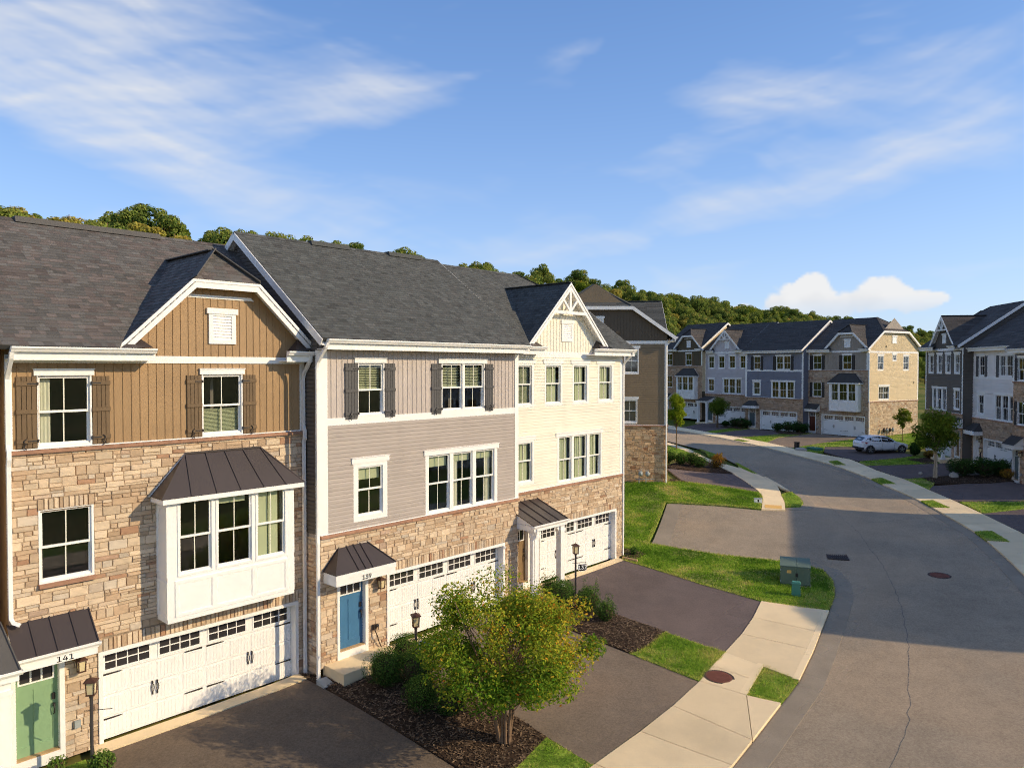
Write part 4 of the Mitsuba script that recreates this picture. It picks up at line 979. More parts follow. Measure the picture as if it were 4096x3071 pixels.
def tz(x, y):
    x, y = np.broadcast_arrays(np.asarray(x, float), np.asarray(y, float))
    z = _rbf(np.c_[x.ravel(), y.ravel()]).reshape(x.shape)
    r = np.hypot((x + 15), (y - 45) * .8); k = np.clip((r - 70) / 60, 0, 1); k = k * k * (3 - 2 * k)
    z = z * (1 - k) + 1.6 * k
    q = np.clip((-x - 58) / 72, 0, 1)
    return z + 19.4 * q * q * (3 - 2 * q)
class Ground(Frame): pass
def drape(parent, name, poly, off, bsdf, step=0.8, skirt=0.15, kind=None, label=None, t=(0.5, 0.5), height=None):
    P = Polygon(poly) if not hasattr(poly, 'bounds') else poly
    P = P.buffer(0)
    m = MB(); a, b, c, d = P.bounds; pr = prep(P); pts, fcs = [], []
    for x in np.arange(math.floor(a / step) * step, c, step):
        for y in np.arange(math.floor(b / step) * step, d, step):
            q = sbox(x, y, x + step, y + step)
            if not pr.intersects(q): continue
            if pr.contains(q): g = [[(x, y), (x + step, y), (x + step, y + step), (x, y + step)]]
            else: g = [list(z.exterior.coords)[:-1] for z in polys(q.intersection(P))]
            for w in g:
                n = len(pts); pts += w; fcs += [tuple(n + i for i in tr) for tr in tri2d(w)]
    V = np.array(pts); z = tz(V[:, 0], V[:, 1]) + off
    if height is not None: z = z + height(V[:, 0], V[:, 1])
    m.raw(np.c_[V, z], fcs, t)
    for q in polys(P):
        co = np.array(shapely.segmentize(q.exterior, step).coords); z = tz(co[:, 0], co[:, 1]) + off
        if height is not None: z = z + height(co[:, 0], co[:, 1])
        k = len(co); m.raw(np.vstack([np.c_[co, z], np.c_[co, z - skirt]]), [x for i in range(k - 1) for x in ((i, i + 1, i + 1 + k), (i, i + 1 + k, i + k))], t)
    return put(parent, name, m, bsdf, WORLD, kind=kind, label=label)
def S(name, poly, off, bsdf, label, **k):
    key = fresh(name); del _count[key]
    r = drape('', name, poly, off, bsdf, kind='structure', label=label, **k)
    return r
# base sheet, to the horizon
gx = np.unique(np.r_[np.arange(-2000, -200, 150), np.arange(-200, -62, 6), np.arange(-62, 26, 1.0), np.arange(26, 120, 6), np.arange(120, 2001, 150)])
gy = np.unique(np.r_[np.arange(-1500, -100, 150), np.arange(-100, -14, 6), np.arange(-14, 100, 1.0), np.arange(100, 480, 8), np.arange(480, 2501, 150)])
X, Y = np.meshgrid(gx, gy, indexing='ij'); Z = tz(X, Y) - .12; nx, ny = X.shape
idx = np.arange(nx * ny).reshape(nx, ny)
q = np.stack([idx[:-1, :-1], idx[1:, :-1], idx[1:, 1:], idx[:-1, 1:]], -1).reshape(-1, 4)
put('', 'ground', MB().raw(np.c_[X.ravel(), Y.ravel(), Z.ravel()], np.vstack([q[:, [0, 1, 2]], q[:, [0, 2, 3]]])), 'wild_ground', kind='structure', label='rough grassy ground rising to the wooded hill')

ROAD_L = [(-7.0,-12),(-7.05,8),(-7.1,11.5),(-7.2,13.3),(-7.25,14.95),(-7.37,16.27),(-7.63,18.54),(-7.81,20.18),(-8.28,22.5),(-8.65,24.1),(-9.16,26.35),(-9.6,28.2),(-10.2,29.8),(-11.0,31.0),(-11.9,31.2)]
PAD = [(-11.9,31.2),(-12.90,30.9),(-15.25,29.71),(-18.05,28.99),(-21.07,35.41),(-19.07,37.10),(-17.04,38.5),(-16.13,39.54)]
ROAD_L2 = [(-16.44,40.31),(-15.96,41.2),(-16.19,42.19),(-16.96,43.61),(-18.06,45.06),(-19.42,46.6),(-21.94,48.78),(-24.7,51.76),(-28.08,55.22),(-31.13,57.54),(-35.38,59.9),(-45,64),(-70,72)]
ROAD_R = [(-70,80),(-45,73.2),(-39.5,70.6),(-34.43,68.0),(-27.98,64.08),(-23.17,60.49),(-20.57,58.47),(-19.83,57.99),(-15.86,53.63),(-14.8,52.11),(-11.44,48.01),(-10.55,46.61),(-7.6,41.9),(-6.84,40.35),(-5.44,37.2),(-3.6,32.5),(-1.9,27),(-.6,21),(.2,15),(.6,5),(.7,-12)]
rd = S('road', ROAD_L + PAD + ROAD_L2 + ROAD_R, 0.0, 'road_asphalt', 'curving grey asphalt road with a lay-by', step=1.0, skirt=0)
def strip(poly, wd, off=0): return LineString(poly).buffer(wd, cap_style=2)
drape(rd, 'curb', LineString(ROAD_L[1:]).parallel_offset(.34, 'right').buffer(.30, cap_style=2), .016, 'curb_asphalt', skirt=.02)
drape(rd, 'curb', LineString(ROAD_R[1:]).parallel_offset(.34, 'right').buffer(.28, cap_style=2), .016, 'curb_asphalt', skirt=.02)
drape(rd, 'curb', LineString(ROAD_L2[:-1]).parallel_offset(.34, 'right').buffer(.28, cap_style=2), .016, 'curb_asphalt', skirt=.02)
drape(rd, 'paving_strip', Polygon([(-18.05,28.99),(-21.07,35.41),(-20.45,35.95),(-17.3,29.2)]), .012, 'curb_asphalt', skirt=.012)
def wobble(pts, amp=.05, n=6):
    o = [np.array(shapely.segmentize(LineString(pts), .5).coords)][0]
    return o + NR.normal(0, amp, o.shape) * np.r_[0, np.ones(len(o) - 2), 0][:, None]
SEAM = [(-16.5,45.3),(-11.9,38.2),(-9.2,33.0),(-7.3,28.3),(-6.0,24.0),(-4.9,19.5),(-4.6,16.5),(-4.5,12)]
drape(rd, 'seam', LineString(wobble(SEAM, .03)).buffer(.008), .006, 'seam_tar', skirt=.004)
drape(rd, 'seam', LineString(wobble([(-12.2,40.5),(-10.4,43.8)], .04)).buffer(.005), .006, 'seam_tar', skirt=.004)

# pavements, slab by slab
def slabs(key, pairs, off=.075):
    for (a, b), (c, d) in zip(pairs[:-1], pairs[1:]):
        P = Polygon([a, b, d, c]).buffer(0).buffer(-.009, join_style=2)
        if P.area > .05: drape(key, 'slab', P, off, 'concrete', step=2.0, skirt=.12, t=(R.random(), .5))
sw = thing('sidewalk', 'sunlit tan concrete pavement in front of the near townhouses', kind='structure')
JN = [((-9.40,-3),(-7.02,-3)),((-9.42,-1.2),(-7.04,-1.2)),((-9.42,.5),(-7.05,.5)),((-9.43,2.2),(-7.06,2.2)),((-9.43,3.9),(-7.06,3.9)),((-9.43,5.6),(-7.07,5.6)),((-9.44,7.3),(-7.07,7.3)),((-9.44,9.0),(-7.08,9.1)),((-9.45,10.7),(-7.1,10.9)),((-9.45,12.9),(-7.16,13.0)),((-9.47,14.73),(-7.23,14.95)),((-9.56,16.39),(-7.37,16.27)),((-9.76,18.16),(-8.47,18.31)),((-9.97,19.3),(-8.67,19.3)),((-10.14,20.40),(-8.92,20.45))]
slabs(sw, JN)
drape(sw, 'slab', Polygon([(-8.47,18.31),(-7.37,16.27),(-7.63,18.54)]).buffer(-.008), .074, 'concrete', step=2, skirt=.12)
slabs(sw, [((-10.14,20.40),(-7.81,20.18)),((-10.41,22.12),(-8.28,22.53)),((-10.79,23.80),(-8.65,24.11)),((-11.28,25.53),(-9.16,26.35))])
for P in ([(-9.16,26.35),(-8.65,24.11),(-8.28,22.53),(-7.81,20.18),(-7.98,20.14),(-8.46,22.5),(-8.82,24.1),(-9.3,26.25)], [(-8.47,18.31),(-8.92,20.45),(-9.1,20.4),(-8.66,18.3)]):
    drape(sw, 'edging', Polygon(P), .081, 'concrete', step=2, skirt=.02, t=(.98, .5))
def along(A, B, n):
    la, lb = LineString(A), LineString(B)
    return [(la.interpolate(i / n, normalized=True).coords[0], lb.interpolate(i / n, normalized=True).coords[0]) for i in range(n + 1)]
sl = thing('sidewalk', 'pavement curving past the tree and driveway on the left of the far road', kind='structure')
SLI = [(-48,64),(-40,60.8),(-33.68,57.03),(-31.01,55.0),(-27.55,51.66),(-25.96,50.2),(-23.75,48.0),(-21.26,45.36),(-19.79,43.62),(-18.95,42.66),(-18.18,41.30),(-17.04,38.5)]
SLO = [(-48.6,65.4),(-40.8,62.4),(-34.6,58.6),(-31.6,56.6),(-28.4,53.2),(-26.6,51.6),(-24.0,50.3),(-21.2,48.3),(-19.0,45.6),(-18.0,43.4),(-16.95,41.5),(-16.13,39.54)]
slabs(sl, along(SLI, SLO, 24))
for P in ([(-24.7,51.7),(-21.94,48.7),(-21.2,48.3),(-24.0,50.3)], [(-18.8,45.4),(-18.06,45.06),(-19.42,46.6),(-21.05,48.3),(-21.2,48.2)]):
    drape(sl, 'slab', Polygon(P).buffer(-.01), .074, 'concrete', step=2, skirt=.12)
drape(sl, 'tactile_panel', Polygon([(-17.34,39.63),(-16.65,40.28),(-16.32,39.54),(-17.04,38.94)]), .085, 'tactile_yellow', skirt=.02)
sr = thing('sidewalk', 'shaded pavement with grass notches along the right side of the road', kind='structure')
SRI = [(-70,83.5),(-45,76.2),(-41,74.0),(-37.05,71.8),(-33.46,69.8),(-29.54,67.83),(-26.19,65.37),(-23.72,63.94),(-20.14,62.2),(-18.98,60.74),(-16.96,57.94),(-13.88,54.72),(-11.88,51.74),(-9.37,48.33),(-8.11,46.46),(-5.73,42.81),(-3.3,38.2),(-1.4,33.2),(.3,27.4),(1.6,21.2),(2.5,15),(2.9,5),(3.0,-12)]
slabs(sr, along(SRI, ROAD_R, 74))

# driveways
def D(poly, bsdf, label, off=.045): return S('driveway', poly, off, bsdf, label, step=.9, skirt=.1)
D([(-17.42,5.35),(-17.42,10.62),(-14,10.66),(-11.3,10.66),(-9.45,10.55),(-9.44,5.0),(-9.43,4.6),(-14,4.9)], 'drive_asphalt_worn', 'worn dark driveway with leaf shadows before the green-doored townhouse')
D([(-17.0,12.98),(-16.0,13.05),(-11.8,13.08),(-9.46,12.85),(-9.56,16.39),(-9.76,18.14),(-12,18.2),(-17.0,18.2)], 'drive_asphalt', 'grey driveway before the middle townhouse, behind the small tree')
D([(-17.45,20.55),(-14.1,20.45),(-12.2,20.45),(-10.14,20.40),(-10.41,22.12),(-10.79,23.80),(-11.28,25.50),(-13.69,25.55),(-15.5,25.72),(-17.45,25.82)], 'drive_asphalt_dark', 'smooth purplish-grey driveway before the cream townhouse')
D([(-26.5,44.4),(-24.75,45.3),(-22.81,47.10),(-21.28,45.38),(-19.79,43.62),(-18.95,42.66),(-21.43,41.4),(-22.6,40.5),(-23.1,40.6)], 'drive_asphalt_dark', 'dark driveway beside the brown-sided townhouse')
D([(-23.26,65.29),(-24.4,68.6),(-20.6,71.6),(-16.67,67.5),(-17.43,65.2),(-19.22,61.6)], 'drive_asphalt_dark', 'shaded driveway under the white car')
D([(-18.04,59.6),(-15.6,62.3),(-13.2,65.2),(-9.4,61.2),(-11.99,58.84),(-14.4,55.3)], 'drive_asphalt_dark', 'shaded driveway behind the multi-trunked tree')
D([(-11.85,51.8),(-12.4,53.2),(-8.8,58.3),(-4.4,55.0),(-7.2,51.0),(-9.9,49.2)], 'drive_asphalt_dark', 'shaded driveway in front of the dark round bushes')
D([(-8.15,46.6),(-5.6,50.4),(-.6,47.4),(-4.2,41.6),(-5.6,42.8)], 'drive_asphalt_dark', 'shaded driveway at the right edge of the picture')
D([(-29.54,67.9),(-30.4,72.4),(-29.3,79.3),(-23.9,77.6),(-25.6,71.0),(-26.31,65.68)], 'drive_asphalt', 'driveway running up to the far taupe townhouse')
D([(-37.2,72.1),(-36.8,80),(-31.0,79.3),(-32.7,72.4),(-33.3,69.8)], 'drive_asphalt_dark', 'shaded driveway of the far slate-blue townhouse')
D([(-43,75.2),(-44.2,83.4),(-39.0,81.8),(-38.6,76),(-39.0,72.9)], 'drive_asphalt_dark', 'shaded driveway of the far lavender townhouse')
for i, (pts) in enumerate(([(-17.86,5.5),(-17.86,10.66),(-17.44,10.66),(-17.44,5.4)], [(-17.16,13.04),(-17.16,18.22),(-16.86,18.22),(-16.86,13.04)], [(-17.83,20.66),(-17.83,25.9),(-17.47,25.9),(-17.47,20.66)])):
    S('garage_apron', pts, .065, 'concrete', ['concrete apron along the near garage door', 'concrete apron along the middle garage door', 'concrete apron along the cream townhouse garage door'][i], step=1.0)

# beds and lawns
CHIPS = MB(); BLADES = {}
def bed(poly, label, name='mulch_bed', chips=150, mound=.05):
    P = Polygon(poly).buffer(0); inner = P.buffer(-.25)
    hf = lambda x, y: mound * np.clip(np.array([P.exterior.distance(shapely.Point(a, b)) for a, b in zip(x, y)]) / .5, 0, 1) + .03 * meshkit.fbm(np.c_[x * 2.5, y * 2.5, x * 0])
    k = S(name, P, .055, 'soil', label, step=.4, height=hf)
    a, b, c, d = P.bounds; n = int((c - a) * (d - b) * chips); pr = prep(P)
    xy = np.c_[NR.uniform(a, c, n), NR.uniform(b, d, n)]; xy = np.array([p for p in xy if pr.contains(shapely.Point(p))])
    if not len(xy): return
    z = tz(xy[:, 0], xy[:, 1]) + .062 + hf(xy[:, 0], xy[:, 1]); th = NR.uniform(0, np.pi, len(xy)); L = NR.uniform(.02, .06, len(xy)); Wd = NR.uniform(.008, .02, len(xy)); ti = NR.uniform(-.5, .5, (len(xy), 2)) * .03
    m = MB(); ax = np.c_[np.cos(th), np.sin(th), ti[:, 0] / L]; bx = np.c_[-np.sin(th), np.cos(th), ti[:, 1] / L]
    C0 = np.c_[xy, z + .006]
    V = np.stack([C0 - ax * L[:, None] - bx * Wd[:, None], C0 + ax * L[:, None] - bx * Wd[:, None], C0 + ax * L[:, None] + bx * Wd[:, None], C0 - ax * L[:, None] + bx * Wd[:, None]], 1).reshape(-1, 3)
    i = np.arange(len(xy))[:, None] * 4
    m.raw(V, np.vstack([i + [0, 1, 2], i + [0, 2, 3]]), np.repeat(NR.random((len(xy), 2)), 4, 0))
    put(k, 'bark_chips', m, 'mulch_chip', WORLD, kind='stuff')
def lawn(poly, label, dens=500, h=.05, off=.06, name='lawn', wd=.007, mix_=0.0):
    P = Polygon(poly).buffer(0)
    k = S(name, P, off, 'turf', label, step=.8, skirt=.14)
    a, b, c, d = P.bounds; n = int((c - a) * (d - b) * dens); pr = prep(P)
    xy = np.c_[NR.uniform(a, c, n), NR.uniform(b, d, n)]
    from shapely import contains_xy
    xy = xy[contains_xy(P.buffer(.035), xy[:, 0], xy[:, 1])]; n = len(xy)
    if n == 0: return
    z = tz(xy[:, 0], xy[:, 1]) + off - .01; th = NR.uniform(0, 2 * np.pi, n); hh = h * NR.uniform(.5, 1.3, n); w = wd * NR.uniform(.7, 1.5, n); ln = NR.normal(0, .6, (n, 2)) * hh[:, None]
    pt = meshkit.fbm(np.c_[xy * .8, xy[:, 0] * 0], 4); tn = np.clip(NR.normal(.42, .2, n) + (pt - .5) * 2.0 + mix_, 0, 1); hh = hh * (.6 + .8 * meshkit.fbm(np.c_[xy * 2.2, xy[:, 0] * 0 + 5], 3))
    edge = np.array(shapely.distance(P.exterior, shapely.points(xy))); dry = edge < .22 * NR.random(n); tn[dry] = NR.uniform(.7, 1.0, dry.sum())
    s = np.c_[np.cos(th) * w, np.sin(th) * w, np.zeros(n)]; B = np.c_[xy, z]; Tp = B + np.c_[ln, hh]
    V = np.stack([B - s, B + s, Tp], 1).reshape(-1, 3)
    m = MB().raw(V, np.arange(3 * n).reshape(-1, 3), np.repeat(np.c_[tn, NR.random(n)], 3, 0))
    put(k, 'grass', m, 'blade', WORLD, kind='stuff')
bed([(-17.86,10.62),(-17.16,10.98),(-17.1,11.0),(-16.2,11.0),(-16.2,12.96),(-11.8,13.08),(-10.9,12.95),(-10.6,11.6),(-11.0,10.7),(-14,10.68)], 'dark mulch bed under the small autumn tree', chips=420)
lawn([(-10.9,12.95),(-9.46,12.83),(-9.45,10.6),(-11.0,10.7),(-10.6,11.6)], 'dry patch of grass at the tip of the mulch bed', 900, .045, mix_=.35)
bed([(-17.16,18.9),(-17.16,20.5),(-14.1,20.44),(-12.2,20.42),(-11.95,18.9),(-12.05,18.22),(-17.0,18.22)], 'mulch bed with bushes between the two driveways', chips=420)
lawn([(-12.2,20.42),(-10.14,20.40),(-9.78,18.16),(-12.05,18.22),(-11.95,18.9)], 'small lawn between the two driveways', 1500, .075, wd=.009)
lawn([(-8.92,20.45),(-7.83,20.16),(-7.65,18.56),(-8.47,18.31)], 'patch of dry grass in the pavement notch', 1500, .07, off=.05, mix_=.35, wd=.009)
L137 = [(-17.5,25.84),(-15.5,25.74),(-13.69,25.57),(-11.28,25.55),(-10.0,25.95),(-9.2,26.4),(-9.6,28.15),(-10.2,29.7),(-11.0,30.85),(-11.9,31.1),(-12.9,30.8),(-15.25,29.6),(-18.15,28.85),(-21.2,35.45),(-19.07,37.2),(-17.1,38.6),(-18.2,41.25),(-18.98,42.6),(-21.43,41.35),(-22.6,40.45),(-23.0,39.8),(-23.2,38.9),(-25.2,37.0),(-30,33.2),(-30,29),(-26.6,26.3),(-17.9,26.3)]
lawn(L137, 'bright green lawn wrapping round the lay-by', 800, .085, wd=.012)
bed([(-17.7,26.05),(-17.1,26.0),(-17.3,27.3),(-18.0,27.5),(-18.6,27.2),(-18.2,26.4)], 'little mulch patch at the corner of the cream townhouse', chips=400)
bed([(-23.2,39.0),(-22.4,40.2),(-22.9,40.5),(-23.6,40.0)], 'mulch patch at the corner of the brown-sided townhouse', chips=300)
bed([(-27.3,45.9),(-28.6,51.4),(-27.6,51.5),(-25.96,50.1),(-22.81,47.2),(-24.75,45.4),(-26.3,44.6)], 'mulch bed with evergreen shrubs beside the far pavement', chips=160)
lawn([(-28.6,51.4),(-27.6,51.6),(-31.0,54.9),(-33.68,56.9),(-38,54),(-33,48)], 'grass behind the round-headed tree', 150, .07, wd=.02)
for P, lb in (([(-16.13,39.6),(-16.44,40.31),(-15.96,41.2),(-16.19,42.19),(-16.96,43.61),(-18.0,45.0),(-17.92,43.3),(-16.9,41.4)], 'grass wedge beside the ramp with the yellow panel'), ([(-24.7,51.7),(-25.37,52.6),(-24.7,52.0),(-21.94,48.85),(-22.3,48.9),(-24.1,50.6)], 'thin grass strip at the road edge beyond the ramp'), ([(-29.6,55.9),(-31.0,57.4),(-28.08,55.1),(-28.3,53.9)], 'thin grass strip near the round-headed tree')):
    lawn(P, lb, 500, .05, off=.085, name='grass_strip', wd=.012)
for P, lb in (([(-20.85,59.5),(-20.52,60.5),(-19.22,58.6),(-19.84,57.97)], 'farthest grass notch in the shaded pavement'), ([(-15.89,53.6),(-15.53,54.6),(-14.15,52.75),(-14.8,52.1)], 'second farthest grass notch in the shaded pavement'), ([(-11.46,47.98),(-11.01,48.62),(-9.78,47.0),(-10.53,46.6)], 'second nearest grass notch in the shaded pavement'), ([(-7.62,41.88),(-7.0,42.48),(-6.0,40.7),(-6.86,40.33)], 'nearest grass notch in the shaded pavement'), ([(-32.41,66.9),(-32.55,67.9),(-31.0,67.2),(-31.2,66.3)], 'sunlit grass notch on the far road')):
    lawn(P, lb, 500, .05, off=.095, name='grass_strip', wd=.012)
lawn([(-26.2,65.6),(-25.5,70.9),(-23.5,78.0),(-23.0,86),(-14,84),(-17.6,72.8),(-20.8,71.7),(-24.4,68.7),(-23.3,65.2),(-23.75,64.05)], 'bright lawn behind the white car', 130, .07, wd=.022)
lawn([(-33.3,69.9),(-32.6,72.4),(-31.0,79.2),(-29.4,79.2),(-30.5,72.4),(-29.6,68)], 'lawn between the far driveways', 130, .07, wd=.022)
lawn([(-38.6,73),(-38.6,76),(-38.9,81.7),(-36.9,80.5),(-37.2,72.4)], 'shaded lawn before the far lavender townhouse', 130, .07, wd=.022)
lawn([(-19.1,61.4),(-17.3,65.1),(-16.5,67.4),(-14.6,69),(-13.3,65.3),(-15.7,62.3),(-18.0,59.8),(-18.7,60.6)], 'shaded lawn between the white car and the next driveway', 160, .07, wd=.02)
lawn([(-14.3,55.2),(-12.6,57.4),(-12.3,54.8),(-11.95,51.9)], 'shaded grass at the foot of the multi-trunked tree', 200, .06, wd=.018)
bed([(-13.4,56.3),(-11.99,58.7),(-9.5,61.0),(-8.3,58.6),(-9.5,56.6),(-12.2,54.5)], 'shaded mulch bed with round bushes', chips=120)
bed([(-16.6,64.8),(-15.2,67.6),(-13.4,65.4),(-14.9,63.3)], 'shaded mulch bed beside the porch', chips=100)
lawn([(-9.7,49.1),(-7.1,50.9),(-4.6,54.6),(-1.0,50.0),(-5.5,50.6),(-8.05,46.7)], 'shaded grass between the right-hand driveways', 160, .07, wd=.02)
bed([(-33.3,78.4),(-31.0,79.4),(-29.6,79.2),(-29.8,76.6),(-31.6,76.2)], 'mulch bed before the far taupe townhouse', chips=60)
bed([(-40.4,79.6),(-38.5,81.5),(-36.9,80.8),(-37.2,78.3)], 'mulch bed before the far slate-blue townhouse', chips=60)
lawn([(-17.42,5.2),(-14,4.7),(-9.5,4.4),(-9.45,-2),(-17.4,-2)], 'grass left of the near driveway', 60, .05)
lawn([(-5.5,42.6),(-4.1,41.4),(-.4,47.2),(12,41),(8,26),(3,5),(2.95,5),(2.5,15),(1.6,21.3),(.4,27.5),(-1.3,33.3),(-3.2,38.3)], 'lawn along the right side of the road', 40, .06, wd=.02)

# ------------------------------------------------------------------ the rows of townhouses
def row(x, y, z, th, mirror_w=None):
    U = np.array([math.cos(th), math.sin(th), 0]); W = np.array([math.sin(th), -math.cos(th), 0])
    O = np.array([x, y, z]) + (U * mirror_w if mirror_w else 0)
    return Frame(O, -U if mirror_w else U, W)
def at(Fr, u, w, z): return Frame(Fr.O + Fr.U * u + Fr.W * w + np.array([0, 0, z - Fr.O[2]]), Fr.U, Fr.W)
NEARF = lambda X, Y, Z: Frame([X, Y, Z], [0, 1, 0], [1, 0, 0])
def house(label, group=None): return thing('townhouse', label, 'townhouse', group)
TAN = dict(stone='tan_stone', roof='brown_shingle', board='tan_siding', shutter='brown_shutter', door='green_door')
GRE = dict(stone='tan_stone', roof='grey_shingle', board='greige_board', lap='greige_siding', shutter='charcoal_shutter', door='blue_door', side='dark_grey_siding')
CRE = dict(stone='tan_stone', roof='grey_shingle', lap='cream_siding', gable='cream_siding', door='tan_door')
kA = house('brown boarded townhouse with a white bay window, green door and stone lower storeys')
type_a(kA, NEARF(-17.9, 3.93, -.11), TAN, True, number='141', rakes=(False, False), ends=(.28, .2))
kB = house('grey-mauve sided townhouse with a blue door and charcoal plank shutters')
type_b(kB, NEARF(-17.2, 10.9, .22), GRE, True, number='139')
kC = house('cream sided townhouse with a steep open-braced gable and white posted porch')
type_c(kC, NEARF(-17.87, 18.88, .22), CRE, True, jr=True, sty=['allslats', 'full', 'full', 'full', 'full', 'full', 'full', 'full'])
kN = house('townhouse cut off by the left edge, showing its white porch post')
type_c(kN, Frame([-17.87, 3.68, -.13], [0, -1, 0], [1, 0, 0]), dict(CRE, lap='white_siding', gable='white_siding', roof='brown_shingle', door='brown_door'), False, rakes=(False, False), ends=(.0, .0))
# brown-sided row beyond the lawn
th = math.atan2(.66, .75) + math.pi / 2
BRO = dict(stone='rust_stone', roof='grey_shingle', lap='brown_siding', gable='brown_board', door='grey_door', shutter='black_shutter', board='brown_board', end_stone='rust_stone', end_lap='brown_siding', end_board='brown_board')
f135 = row(-23.15, 38.84, 1.30, th)
k = house('dark brown sided townhouse with a rust stone foot, end wall towards the lawn')
W135 = [(1.72, 2.62, 6.72, 8.30, None, 'shade'), (1.80, 2.72, 3.72, 5.22, None, 'none')]
cut = lambda L: tuple((a + .06, z0 + .06, b - .06, z1 - .04) for a, b, z0, z1, g, st in L)
f135m = row(-23.15, 38.84, 1.30, th, 7.37)
type_c(k, f135m, BRO, False, jr=True, porch=False, ends=(.2, .3), rakes=(True, True), sides=((), cut(W135)))
end_wall(k, f135, False, 7.37, BRO, W135, True, gv=(3.85, 4.55, 9.5, 10.1))
# far row across the end of the road
far = row(-30.226, 80.042, 1.35, -0.29)
TAU = dict(stone='grey_stone', roof='charcoal_shingle', board='taupe_board', shutter='black_shutter', door='brown_door', low_shutters=True, end_stone='tan_stone', end_lap='sand_siding', end_board='sand_siding', sty=['none', 'none', 'none', 'none', 'none', 'none'])
k = house('far taupe townhouse with a white bay, brown door and sunlit sand-coloured end wall')
WF = [(1.5, 2.5, 6.75, 8.32, None, 'none'), (4.0, 4.7, 7.72, 8.42, None, 'none'), (5.9, 6.9, 6.75, 8.32, None, 'none'), (1.7, 3.5, 3.75, 5.2, [(1.80, 2.55), (2.65, 3.40)], 'none')]
type_a(k, far, TAU, False, jr=True, rakes=(False, True), ends=(.1, .3), sides=((), cut(WF)))
end_wall(k, far, True, 6.97, TAU, WF, False, gv=(3.95, 4.75, 9.55, 10.25))
k = house('far slate-blue townhouse with black shutters and a small hipped canopy')
type_b(k, at(far, -8.0, .82, 1.36), dict(stone='russet_stone', roof='charcoal_shingle', board='slate_siding', lap='slate_siding', shutter='black_shutter', door='grey_door', sty=['none'] * 7), False)
k = house('far pale lavender townhouse with an open-braced gable and posted porch')
type_c(k, at(far, -14.96, .28, 1.53), dict(stone='russet_stone', roof='charcoal_shingle', lap='lavender_siding', gable='lavender_siding', door='grey_door'), False, ends=(.1, .2), sty=['none'] * 8)
k = house('far olive-brown townhouse with a clipped gable, farthest left of its row')
type_a(k, at(far, -21.9, .85, 1.85), dict(stone='russet_stone', roof='charcoal_shingle', board='olive_board', shutter='brown_shutter', door='grey_door', sty=['none'] * 6), False, rakes=(False, True), ends=(.1, .2))
E = at(far, -21.9, .85, 1.85).end(True, 6.97); lap(E, k, Polygon([(0, 3.6), (4.3, 3.6), (4.3, 12.1), (0, 9.1)]), .114, 'sand_siding', False)
# shaded row on the right
rt = row(-16.801, 71.393, 1.172, math.radians(-56.863))
fC = row(-16.801, 71.393, 1.172, math.radians(-56.863), 7.37)
k = house('dark grey sided townhouse with a tall braced gable in the shaded row on the right')
DG = dict(stone='russet_stone', roof='charcoal_shingle', lap='dark_grey_siding', gable='dark_grey_siding', door='tan_door')
type_c(k, fC, DG, False, ends=(.2, .3), jr=True, rakes=(True, True), sty=['none'] * 8)
E = fC.end(False, 7.37); lap(E, k, Polygon([(0, 3.6), (4.3, 3.6), (4.3, 12.1), (0, 9.1)]), .114, 'dark_grey_siding', False)
k = house('white sided townhouse with grey shutters in the shaded row on the right')
type_b(k, at(rt, 7.09, -.715, .964), dict(stone='russet_stone', roof='charcoal_shingle', board='white_siding', lap='white_siding', shutter='charcoal_shutter', door='white_siding', sty=['none'] * 7), False, rakes=(False, False), ends=(0, .1))
k = house('russet stone townhouse cut off by the right edge of the picture')
SLA = dict(stone='russet_stone', roof='charcoal_shingle', board='slate_siding', shutter='black_shutter', door='grey_door', low_shutters=True, sty=['none'] * 6)
type_a(k, at(rt, 15.05, 0, .70), SLA, False, rakes=(True, True))
k = house('townhouse beyond the right edge, standing across from the lay-by')
type_b(k, row(1.16, 52.07, .5, math.radians(-60.0)), dict(stone='russet_stone', roof='charcoal_shingle', board='slate_siding', lap='slate_siding', shutter='black_shutter', door='grey_door', sty=['none'] * 7), False, W=9.7)
k = house('end townhouse beyond the right edge, nearest to the camera on that side')
type_c(k, row(5.97, 43.72, .4, math.radians(-66.4)), dict(DG, lap='lavender_siding', gable='lavender_siding'), False, W=8.37, ends=(.1, .3), jr=True, rakes=(True, True), sty=['none'] * 8)
# ------------------------------------------------------------------ downspouts of the near row
nA, nB, nC = NEARF(-17.9, 3.93, -.11), NEARF(-17.2, 10.9, .22), NEARF(-17.87, 18.88, .22)
downspout(nA, kA, [(.02, .50, 8.86), (.02, .46, 8.74), (.02, .16, 8.40), (.02, .10, 8.30), (.02, .09, 6.95), (.02, .16, 6.80), (.02, .17, 6.65), (.02, .12, 6.5), (.02, .12, 3.35), (.06, .16, 3.26), (.16, .22, 3.2)], .055)
downspout(nA, kA, [(6.86, .50, 8.86), (6.86, .44, 8.70), (6.86, .14, 8.36), (6.86, .10, 8.25), (6.86, .10, 6.95), (6.86, .17, 6.80), (6.86, .17, 6.6), (6.86, .12, 6.5), (6.86, .12, .1)], .055)
downspout(nB, kB, [(-.03, .50, 8.88), (-.06, .46, 8.76), (-.10, .12, 8.36), (-.10, .08, 8.2), (-.10, .08, 3.9), (-.12, .10, 3.7), (-.14, .14, 3.5), (-.14, .13, -.22), (-.1, .3, -.30)], .055)
downspout(nC, kC, [(7.45, .50, 8.86), (7.46, .46, 8.76), (7.42, .12, 8.42), (7.42, .05, 8.3), (7.42, .05, .1)], .05)
sb = thing('splash_block', 'grey splash block under the downspout between brown and grey townhouses', 'splash block')
